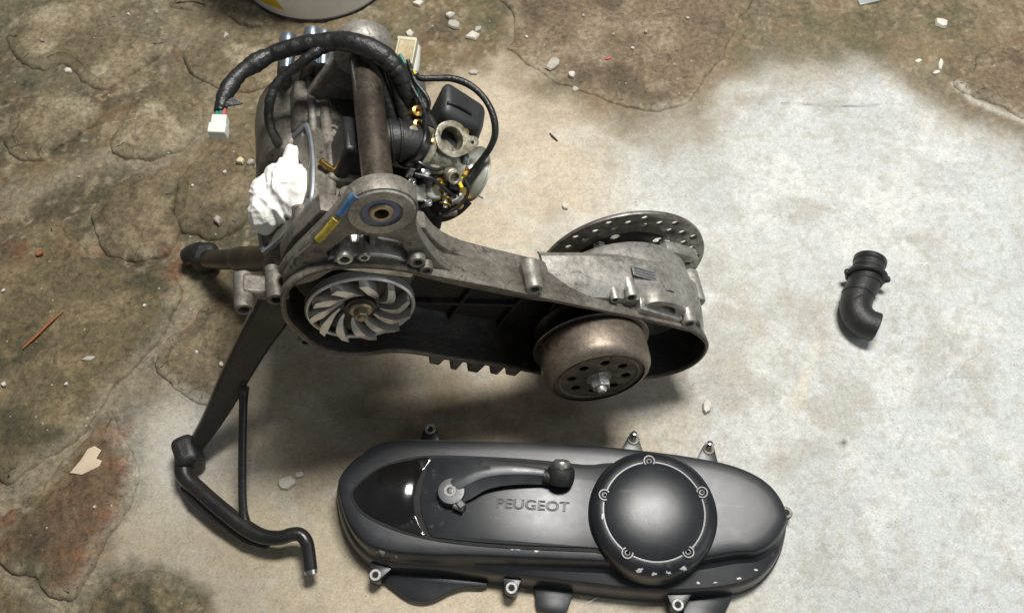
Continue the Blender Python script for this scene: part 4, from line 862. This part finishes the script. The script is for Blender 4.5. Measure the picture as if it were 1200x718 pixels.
CB_ = [(-.237,.010),(-.234,-.008),(-.225,-.029),(-.213,-.047),(-.199,-.060),(-.185,-.067),(-.158,-.071),(-.097,-.070),(-.044,-.071),(.026,-.073),(.085,-.0745),(.129,-.071),(.172,-.063),(.199,-.052),(.217,-.035),(.229,-.013),(.234,.010),(.229,.030),(.216,.048),(.196,.061),(.166,.070),(.118,.075),(.069,.077),(.033,.0775),(-.038,.0755),(-.127,.070),(-.172,.067),(-.196,.060),(-.216,.045),(-.230,.028)]
cb = resample(np.array(catmull(CB_, 8, True)), 240); cn = normals2(cb)
dt = .0085 + np.maximum(0, -cn[:, 1]) ** 1.5 * (.0035 + .022 * np.clip((cb[:, 0] + .12) / .30, 0, 1))
def ck(d, z): p = cb - cn * (np.asarray(d) * np.ones(len(cb)))[:, None]; zz = np.broadcast_to(z, (len(cb),)); return [(a, b, c) for (a, b), c in zip(p, zz)]
mid = np.maximum(.0075, dt - .0075)
SHELL = MB().loft([ck(.003, .001), ck(0, .0), ck(-.0006, .003), ck(.001, .005), ck(.0032, .024), ck(.0045, .0285), ck(.0068, .0312), ck(mid, .0322 + .0015 * (mid - .0075) / .02), ck(np.maximum(dt - .0035, .0078), .0365), ck(np.maximum(dt - .0012, .0085), .0462), ck(dt + .0001, .0488), ck(dt + .0018, .0503), ck(dt + .0045, .0509), ck(dt + .012, .0514), ck(dt + .024, .0518)], True, False, True).build('shell', CP, COV, ang=28)
# recessed dark bed, nose and panel
def xyplate(poly, z0, z1, bev, holes=()):
    V, F = plate(poly, holes, z1 - z0, bev); return MB().add([(a, b, (z0 + z1) / 2 + h) for a, b, h in V], F)
bed = catmull([(-.2135, -.004), (-.204, .0125), (-.184, .0285), (-.159, .0385), (-.132, .0435), (-.089, .0460), (-.037, .0475), (.020, .0465), (.06, .044), (.06, -.041), (.035, -.0415), (-.030, -.0445), (-.080, -.0455), (-.119, -.0445), (-.158, -.0390), (-.185, -.0305), (-.203, -.0205)], 5, True)
xyplate(bed, .0500, .05235, .0002).build('recess_bed', DARK, SHELL)
nose = catmull([(-.2110, -.004), (-.2025, .0105), (-.183, .0260), (-.158, .0360), (-.138, .0395), (-.1455, .0215), (-.1490, .003), (-.1475, -.014), (-.1400, -.0305), (-.134, -.0405), (-.157, -.0365), (-.184, -.0280), (-.2015, -.0185)], 5, True)
np_ = resample(np.array(nose), 90); nc = np.array([-.172, -.002])
rings = []
for s in (1.0, 1.0, .985, .93, .86, .78, .69, .6, .5, .4, .3, .2, .1):
    q = [(nc[0] + (a - nc[0]) * s, nc[1] + (b - nc[1]) * s) for a, b in np_]
    rings.append([(a, b, .0512 if len(rings) == 0 else (.0526 if s == 1.0 else max(.0527, .0530 + .0055 * (1 - min(2, (abs(a + .172) / .030) ** 4)) - .0095 * ((b - .004) / .045) ** 2))) for a, b in q])
NOSE = MB().loft(rings, True, False, True).build('nose_inlay', CGL, COV)
panel = catmull([(-.1340, .0400), (-.110, .0420), (-.089, .0430), (-.037, .0445), (.020, .0435), (.060, .0410), (.060, -.0380), (.035, -.0385), (-.030, -.0418), (-.080, -.0428), (-.119, -.0418), (-.1275, -.040), (-.1360, -.026), (-.1410, -.012), (-.1425, .004), (-.1405, .021)], 5, True)
PANEL = xyplate([(a * .994 - .0004, b * .972) for a, b in panel], .0505, .0540, .0007).build('side_panel', CP, COV)
# raised outline lettering
fc = bpy.data.curves.new('lettering', 'FONT'); fc.body = 'PEUGEOT'; fc.size = .0138; fc.fill_mode = 'NONE'; fc.bevel_depth = .00042; fc.bevel_resolution = 1; fc.align_x = 'CENTER'; fc.space_character = 1.02
fo = bpy.data.objects.new('tmp', fc); COL.objects.link(fo)
me = bpy.data.meshes.new_from_object(fo.evaluated_get(bpy.context.evaluated_depsgraph_get()))
V = np.array([v.co[:] for v in me.vertices]); Fq = [tuple(p.vertices) for p in me.polygons]
bpy.data.objects.remove(fo); bpy.data.meshes.remove(me)
kx = .0735 / (V[:, 0].max() - V[:, 0].min()); V[:, 0] *= kx
MB().add([(-.0295 + x, -.0052 + y + x * .03, .05465 + z) for x, y, z in V], Fq).build('lettering', M('lettering_black', (.012, .012, .013), (.018, .018, .02), 60, .35, .45), PANEL)
# round cap
KX, KY = .0905, .0005
cap = [(.066, .030), (.0645, .050), (.0640, .0570), (.0625, .0615), (.0590, .0650), (.0545, .0668), (.0512, .0672), (.0508, .0664), (.0493, .0664), (.0488, .0678), (.044, .0694), (.034, .0716), (.022, .0731), (.010, .0738), (.0, .0740)]
CAP = MB().lathe((KX, KY, 0), (0, 0, 1), cap, 96, False, True).build('round_cap', CP, COV, ang=50)
for sx, sy in ((.0845, .0510), (.0410, .0120), (.1375, .0230), (.0655, -.0435), (.1240, -.0375)):
    b = MB().lathe((sx, sy, .060), (0, 0, 1), [(.0068, 0), (.0064, .0072), (.0058, .0082), (.0046, .0082), (.0044, .0060)], 22, False, False).build('screw_collar', CP, CAP)
    MB().lathe((sx, sy, .0660), (0, 0, 1), [(.0044, 0), (.0042, .0012), (.0036, .0016), (.0019, .0016), (.0017, .0004)], 18).build('screw', M('black_screw', (.05, .05, .05), (.03, .03, .03), 60, .3, .4, .6) if 'black_screw' not in bpy.data.materials else bpy.data.materials['black_screw'], b)
# kick lever
KL = MB().lathe((-.1115, .0035, .052), (0, 0, 1), [(.0140, 0), (.0140, .0110), (.0130, .0128), (.0080, .0132)], 32).build('kick_lever', CP2, COV)
arm = [(-.110, .004), (-.0985, .0105), (-.084, .0190), (-.066, .0240), (-.046, .0265), (-.028, .0275), (-.014, .0275)]
aw = [.0134, .0138, .0126, .0110, .0096, .0085, .0075]
Aq = np.array(catmull([(*p, w) for p, w in zip(arm, aw)], 6)); rings = []
for i, (x, y, w) in enumerate(Aq):
    t = Aq[min(i + 1, len(Aq) - 1), :2] - Aq[max(i - 1, 0), :2]; t /= np.linalg.norm(t); n = np.array([-t[1], t[0]])
    zt = .0650 + .004 * math.sin(i / len(Aq) * PI)
    prof = ((1.0, -.0085), (1.0, -.003), (.78, -.0005), (.35, .0003), (-.10, -.0008), (-.25, -.0030), (-1.0, -.0062), (-1.0, -.0095))
    rings.append([(x + n[0] * w * a, y + n[1] * w * a, zt + h) for a, h in prof])
MB().loft(rings, True, True, True).build('lever_arm', CP2, KL, ang=35)
mb = MB().ring((-.1125, .0038, .0640), (0, 0, 1), .0068, .0030, .0016, 28, .0005); mb.build('lever_washer', M('grey_washer', (.16, .155, .15), (.10, .10, .095), 60, .4, .5, .5), KL)
MB().lathe((-.1125, .0038, .0635), (0, 0, 1), [(.0042, 0), (.0040, .0018), (.0018, .0020), (.0014, .0008)], 20).build('lever_screw', bpy.data.materials['black_screw'], KL)
MB().box((-.1005, -.0088, .0595), (.009, .0085, .011), [(.75, -.66, 0), (.66, .75, 0), (0, 0, 1)]).build('clamp_ear', CP2, KL, bevel=.0016)
MB().cyl((-.1080, -.0098, .0605), (-.0975, -.0190 + .006, .0605), .0032, n=14, ch=.0006).build('clamp_bolt', bpy.data.materials['grey_washer'], KL)
MB().cyl((-.1145, -.0125, .054), (-.1145, -.0125, .058), .006, n=18, ch=.001).build('clamp_bolt', STEEL, KL) if False else None
# folding pedal
PD = MB().lathe((-.0035, .0210, .0575), (0.0, .86, .50), [(.0090, 0), (.0125, .0015), (.0140, .006), (.0140, .014), (.0128, .0180), (.0085, .0192)], 28).build('kick_pedal', BLK, COV)
MB().lathe((-.0035, .0370, .0668), (0, .86, .50), [(.0088, 0), (.0088, .005), (.0075, .0068), (.003, .0072)], 22).build('pedal_tip', M('pedal_metal', (.36, .35, .33), (.22, .21, .20), 50, .3, .4, .8), PD)
MB().tube([(-.020, .0275, .062), (-.010, .026, .063), (-.004, .025, .064)], .0075, 12, 4).build('pedal_joint', BLK, PD)
# fixing lugs and flange tabs
def clug(x, y, dx, dy, ring_mat, h=.020, w=.010, bolt=False):
    d = np.array([dx, dy], float); d /= np.linalg.norm(d); n = np.array([-d[1], d[0]]); p = np.array([x, y]); q = p - d * .017
    poly = [tuple(q + n * w), tuple(p + n * .0062), *[tuple(p + .0062 * (n * math.cos(a) + d * math.sin(a))) for a in np.linspace(.3, PI - .3, 7)], tuple(p - n * .0062), tuple(q - n * w)]
    o = xyplate(poly, .001, h - .002, .0006).build('fixing_lug', CP, COV)
    MB().ring((x, y, h - .0035), (0, 0, 1), .0060, .0030, .0030, 22, .0005).build('bare_ring', ring_mat, o)
    MB().cyl((x, y, h - .0030), (x, y, h - .0018), .0031, n=14).build('lug_bore', DARK, o)
    if bolt: MB().lathe((x, y + .002, h - .001), (0, .25, 1), [(.0048, 0), (.0050, .004), (.0036, .0055), (.003, .009), (.002, .0095)], 16).build('bolt', STEEL, o)
RINGM = M('bare_ring_metal', (.42, .41, .39), (.26, .255, .24), 260, .5, .65, .5)
clug(-.1460, .0830, -.05, 1, ALU_L, .021, .011)
clug(.0730, .0915, .05, 1, ALU_D, .018, .013, True)
clug(.1540, .0880, .1, 1, ALU_D, .017, .012, True)
clug(-.1810, -.0760, -.35, -1, RINGM, .023, .013)
clug(-.0440, -.0770, 0, -1, RINGM, .024, .011)
clug(.1210, -.0790, -.05, -1, RINGM, .024, .015)
clug(.2340, .0260, 1, .1, ALU_D, .016, .010)
xyplate(catmull([(-.172, -.062), (-.176, -.074), (-.160, -.085), (-.146, -.0925), (-.133, -.0945), (-.120, -.091), (-.107, -.083), (-.092, -.0765), (-.07, -.073), (-.09, -.062)], 5, True), .0015, .0075, .0012).build('flange_tab', CP, COV)
xyplate(catmull([(-.019, -.066), (-.0185, -.078), (-.0165, -.0895), (-.010, -.0925), (.006, -.0940), (.0115, -.0915), (.0145, -.083), (.015, -.068)], 4, True), .0015, .0065, .001).build('flange_tab', CP, COV)
xyplate(catmull([(.132, -.058), (.130, -.080), (.128, -.098), (.150, -.100), (.162, -.090), (.172, -.074), (.176, -.054)], 4, True), .0015, .0075, .001).build('flange_tab', CP, COV)

# ================================================================== rubber elbow
gz = .0195
EP = [(.4240, .583, gz), (.4190, .569, gz), (.4110, .552, gz), (.4015, .535, gz), (.3965, .521, gz), (.3975, .509, gz), (.4045, .4995, gz), (.4140, .4950, gz)]
ELB = thing('intake_elbow', 'ribbed black rubber intake elbow lying alone on the pale cement', 'hose', (.408, .54, 0))
def rel(pts): return [(a - .408, b - .54, c) for a, b, c in pts]
B = MB().tube(rel(EP), [.0178, .0180, .0184, .0178, .0178, .0178, .0176, .0172], 28, 6, False)
B.build('elbow_body', BLK, ELB)
d0 = np.array(EP[0]) - np.array(EP[1]); d0 /= np.linalg.norm(d0)
o0 = np.array(EP[0]) - np.array([.408, .54, 0])
MB().ring(o0 - d0 * .0065, d0, .0192, .0150, .0085, 36, .0015).build('end_collar', BLKP, ELB)
MB().ring(o0 - d0 * .0160, d0, .0186, .0150, .0045, 36, .0010).build('rib', BLK, ELB)
MB().ring(o0 - d0 * .0265, d0 + np.array([-.12, .0, 0]), .0238, .0150, .0062, 36, .0018).build('rib', BLK, ELB)
MB().box(o0 - d0 * .0245 + np.array([.0225, -.004, .002]), (.007, .007, .007)).build('collar_ear', BLK, ELB, bevel=.002)
MB().box(o0 - d0 * .0245 + np.array([-.0225, .006, .002]), (.006, .007, .007)).build('collar_ear', BLK, ELB, bevel=.002)
for k in range(1): MB().ring(np.array(EP[3]) - np.array([.408, .54, 0]) + np.array([-.0040, -.0085, 0]) * k, np.array([.35 - .06 * k, 1, 0]), .0188, .0150, .0022, 32, .0007).build('mould_rib', BLK, ELB)
MB().ring(o0 - d0 * .0355, d0 + np.array([-.16, .0, 0]), .0195, .0150, .0040, 36, .0012).build('rib', BLK, ELB)
d1 = np.array(EP[-1]) - np.array(EP[-2]); d1 /= np.linalg.norm(d1); o1 = np.array(EP[-1]) - np.array([.408, .54, 0])
MB().ring(o1 - d1 * .004, d1, .0172, .0135, .0065, 32, .0012).build('end_lip', BLK, ELB)
MB().cyl(o1 - d1 * .003, o1 - d1 * .002, .0140, n=24).build('bore', DARK, ELB)
MB().cyl(o0 - d0 * .001, o0 - d0 * .002, .0155, n=24).build('bore', DARK, ELB)
MB().tube(rel([(.3865, .518, gz + .0135), (.3930, .5235, gz + .0165), (.4010, .5275, gz + .0160), (.4060, .5275, gz + .013)]), .0016, 8, 5).build('mould_seam', BLK, ELB)

# ================================================================== white bucket behind the engine
def bucket():
    m, nt, b, vec = new('white_bucket_print')
    se = node(nt, 'ShaderNodeSeparateXYZ'); nt.links.new(vec, se.inputs[0])
    col = mix(nt, ramp(nt, noise(nt, vec, 18, 6), [(.4, 0), (.75, 1)]), (.86, .86, .84), (.76, .755, .73))
    def rng(sock, a, b_):
        x = node(nt, 'ShaderNodeMath', operation='GREATER_THAN'); nt.links.new(sock, x.inputs[0]); x.inputs[1].default_value = a
        y = node(nt, 'ShaderNodeMath', operation='LESS_THAN'); nt.links.new(sock, y.inputs[0]); y.inputs[1].default_value = b_
        z = node(nt, 'ShaderNodeMath', operation='MULTIPLY'); nt.links.new(x.outputs[0], z.inputs[0]); nt.links.new(y.outputs[0], z.inputs[1]); return z.outputs[0]
    sk = node(nt, 'ShaderNodeMath', operation='MULTIPLY_ADD'); nt.links.new(se.outputs['Z'], sk.inputs[0]); sk.inputs[1].default_value = .55; nt.links.new(se.outputs['X'], sk.inputs[2])
    k = node(nt, 'ShaderNodeMath', operation='MULTIPLY'); nt.links.new(rng(sk.outputs[0], -.060, -.024), k.inputs[0]); nt.links.new(rng(se.outputs['Z'], .016, .09), k.inputs[1])
    col = mix(nt, k.outputs[0], col, (.74, .50, .03))
    nt.links.new(col, b.inputs['Base Color']); b.inputs['Roughness'].default_value = .42
    cx, cy = -.2815, 1.0955
    BK = thing('plastic_bucket', 'white plastic bucket with a yellow printed patch standing on the stony floor', 'bucket', (cx, cy, .001))
    MB().lathe((0, 0, 0), (0, 0, 1), [(.1085, 0), (.1125, .001), (.1135, .004), (.1275, .22), (.1245, .22), (.110, .006)], 96, True, True).build('wall', m, BK)
    MB().ring((0, 0, .0006), (0, 0, 1), .1142, .108, .0022, 96, .0006).build('foot_ring', M('grubby_rim', (.10, .095, .085), (.05, .05, .045), 50, .6), BK)
    MB().ring((0, 0, .205), (0, 0, 1), .1335, .1250, .016, 96, .002).build('rim', m, BK)
bucket()

# ================================================================== crumbs, chips and litter
CH_W = M('pale_plaster', (.66, .63, .56), (.52, .49, .42), 90, .8, .9, 0, .5, 300)
CH_G = M('grey_cement_chip', (.46, .43, .37), (.33, .30, .25), 90, .8, .9, 0, .5, 300)
CH_T = M('tan_card', (.58, .47, .34), (.52, .41, .29), 40, .8, .9)
ORA = M('orange_plastic', (.34, .11, .035), (.26, .085, .03), 60, .6)
def chip(name, x, y, sx, sy, h, rot, mat, label, cat, group=None, n=6, seed=0, pts=None):
    r = random.Random(seed + int(x * 1000) * 7 + int(y * 1000))
    if pts is None:
        pts = [(math.cos(2 * PI * k / n + r.uniform(-.3, .3)) * r.uniform(.72, 1.05), math.sin(2 * PI * k / n + r.uniform(-.3, .3)) * r.uniform(.72, 1.05)) for k in range(n)]
    c, s = math.cos(rot), math.sin(rot); rings = []
    for sc_, z in ((.90, -.0012), (1.0, h * .25), (.86, h * .8), (.45, h)):
        rings.append([((a * sx * c - b * sy * s) * sc_ + r.uniform(-1, 1) * .03 * sx, (a * sx * s + b * sy * c) * sc_ + r.uniform(-1, 1) * .03 * sy, z + (r.uniform(-.18, .18) * h if z > 0 else 0)) for a, b in pts])
    o = MB().loft(rings, True, True, True).build(name, mat, None, ang=28)
    o.location = (x, y, ground(x, y))
    return tag(o, label, cat, group)
chip('cement_chip', -.087, .994, .0085, .0050, .006, .5, CH_W, 'thin white plaster sliver lying against a tan flake near the wiring loom', 'chip')
chip('cement_chip', -.081, .979, .0110, .0085, .005, -.6, CH_G, 'tan cement flake beside a white sliver on the brown floor', 'chip')
chip('cement_chip', -.054, .957, .0115, .0085, .007, .2, CH_W, 'pale wedge-shaped plaster chip on brown rubble behind the engine', 'chip', n=4)
chip('cement_chip', -.047, .970, .0080, .0060, .005, 1.0, CH_G, 'small grey crumb touching the pale wedge-shaped chip', 'chip')
chip('cement_chip', -.142, .962, .0070, .0090, .005, .3, CH_W, 'small whitish chip between the bucket and the wiring connector', 'chip', n=5)
chip('cement_chip', -.133, 1.018, .0115, .0065, .005, .1, CH_W, 'flat pale chip lying just beside the white bucket', 'chip', n=4)
chip('cement_chip', -.052, .891, .0070, .0055, .004, 0, CH_G, 'small pale crumb beyond the black cable loop', 'chip')
chip('cement_chip', .056, .903, .0080, .0140, .003, -.5, CH_G, 'olive grey leaf-like flake on the dark aggregate slab', 'chip', n=8)
chip('cement_chip', .080, .881, .0062, .0058, .006, 0, CH_W, 'round cream pebble on the edge of the dark aggregate slab', 'pebble', n=9)
chip('cement_chip', .087, .864, .0100, .0055, .003, .3, CH_G, 'tan crumb next to the round cream pebble', 'chip')
chip('cement_chip', -.345, .737, .0060, .0052, .006, 0, M('cream_chip', (.66, .58, .38), (.55, .47, .3), 80, .7), 'cream coloured crumb left of the white paper wad', 'chip')
chip('cement_chip', -.333, .738, .0060, .0050, .005, .4, CH_G, 'greenish grey crumb touching the cream crumb', 'chip')
chip('cement_chip', -.360, .647, .0055, .0085, .008, .25, CH_G, 'grey triangular chip beyond the far stand foot', 'chip', n=4)
chip('cement_chip', -.392, .949, .0065, .0090, .007, .1, CH_G, 'grey triangular chip on the stone behind the wiring plug', 'chip', n=3)
chip('card_scrap', -.458, .340, .0150, .0170, .0012, -.3, CH_T, 'flat tan torn scrap on the reddish stone', 'scrap', pts=[(-.8, -1), (.1, -.85), (.95, -.05), (.95, .35), (.45, .35), (.5, .95), (-.1, 1.05), (-.45, .75), (-.5, 0)])
chip('cement_chip', -.601, .894, .0055, .0050, .005, 0, CH_W, 'white pebble in the notch of the big grey stone', 'pebble')
chip('plaster_flake', -.241, .318, .0120, .0085, .005, .3, CH_W, 'crumbled white plaster flake inside the stand\'s triangle of rods', 'flake', n=8)
chip('plaster_flake', -.228, .3265, .0055, .0045, .004, .3, CH_W, 'small white crumb next to the crumbled plaster flake', 'flake')
chip('cement_chip', .217, .405, .0058, .0095, .007, -.1, CH_W, 'upright white lump on bare cement beyond the round cap', 'chip', n=7)
chip('cement_chip', .066, .673, .0055, .0048, .005, 0, CH_W, 'single white crumb on pale cement beyond the brake disc', 'chip')
chip('cement_chip', .599, .979, .0105, .0110, .007, .2, CH_W, 'large cream lump on brown rubble beside the far right slab', 'chip', n=6)
chip('plaster_flake', .583, .905, .0040, .0130, .004, -.35, CH_W, 'long pale plaster splinter by the far right slab', 'flake')
chip('plaster_flake', .574, .890, .0070, .0042, .004, .3, CH_W, 'short cream flake at the foot of the long pale splinter', 'flake')
chip('plaster_flake', .554, .911, .0055, .0040, .003, .4, CH_W, 'tiny cream flake left of the long pale splinter', 'flake')
chip('plaster_flake', .080, .195, .0100, .0012, .0012, .55, CH_W, 'thin white sliver beside the cover\'s square flange tab', 'sliver', n=6)
chip('orange_litter', -.570, .601, .0055, .0045, .003, .5, ORA, 'small round orange bit of litter on dark rubble', 'litter', n=7)
o = MB().tube([(-.020, -.026, .0012), (-.008, -.010, .0015), (.003, .006, .0015), (.016, .022, .0012)], [.0009, .0016, .0014, .0008], 8, 6).build('orange_straw', ORA, None); o.location = (-.539, .500, ground(-.539, .50) + .0005); tag(o, 'thin orange strip lying on the dark slab', 'strip')
chip('pink_litter', .131, .912, .0050, .0020, .002, .5, M('pink_plastic', (.62, .08, .14), (.5, .06, .1), 60, .5), 'tiny pink bit of litter on the dark aggregate slab', 'litter')
o = MB().tube([(-.004, .007, .0012), (0, .001, .0018), (.006, -.006, .0013)], [.0007, .0013, .0008], 8, 5).build('dark_twig', M('twig', (.06, .05, .05), (.04, .035, .03), 60, .7), None); o.location = (.053, .780, ground(.053, .78)); tag(o, 'short dark twig on the cement beyond the black cable', 'twig')
o = MB().box((0, 0, .003), (.045, .009, .004), [(.96, .28, 0), (-.28, .96, 0), (0, 0, 1)]).build('metal_strip', M('galvanised', (.55, .58, .58), (.45, .47, .47), 50, .4, .5, .6), None, bevel=.0006); o.location = (.512, 1.024, ground(.512, 1.02)); tag(o, 'narrow flat metal strip on the brown rubble', 'strip')
chip('plaster_flake', -.481, .462, .0085, .0035, .002, .1, CH_G, 'flat pale flake on the large dark slab', 'flake')
for x, y in ((-.515, .770), (-.442, .757), (-.539, .997), (-.499, 1.0), (-.643, .94), (-.363, .721), (-.40, .70), (-.55, .72), (-.43, .53), (-.36, .47), (-.33, .455), (-.305, .50), (-.47, .60), (-.50, .43), (-.44, .29), (.14, .955), (.165, .93), (.185, .96), (.22, .90), (.02, .95), (.10, .99), (.245, .985), (-.28, .90), (-.24, .93), (-.57, .43), (-.60, .55)):
    chip('grit', x, y, random.uniform(.0022, .0040), random.uniform(.0020, .0032), .003, random.uniform(0, 3), CH_W if random.random() < .6 else CH_G, 'tiny pale bit of grit on the dark rubble', 'grit', 'bits of grit scattered on the rubble', n=5)
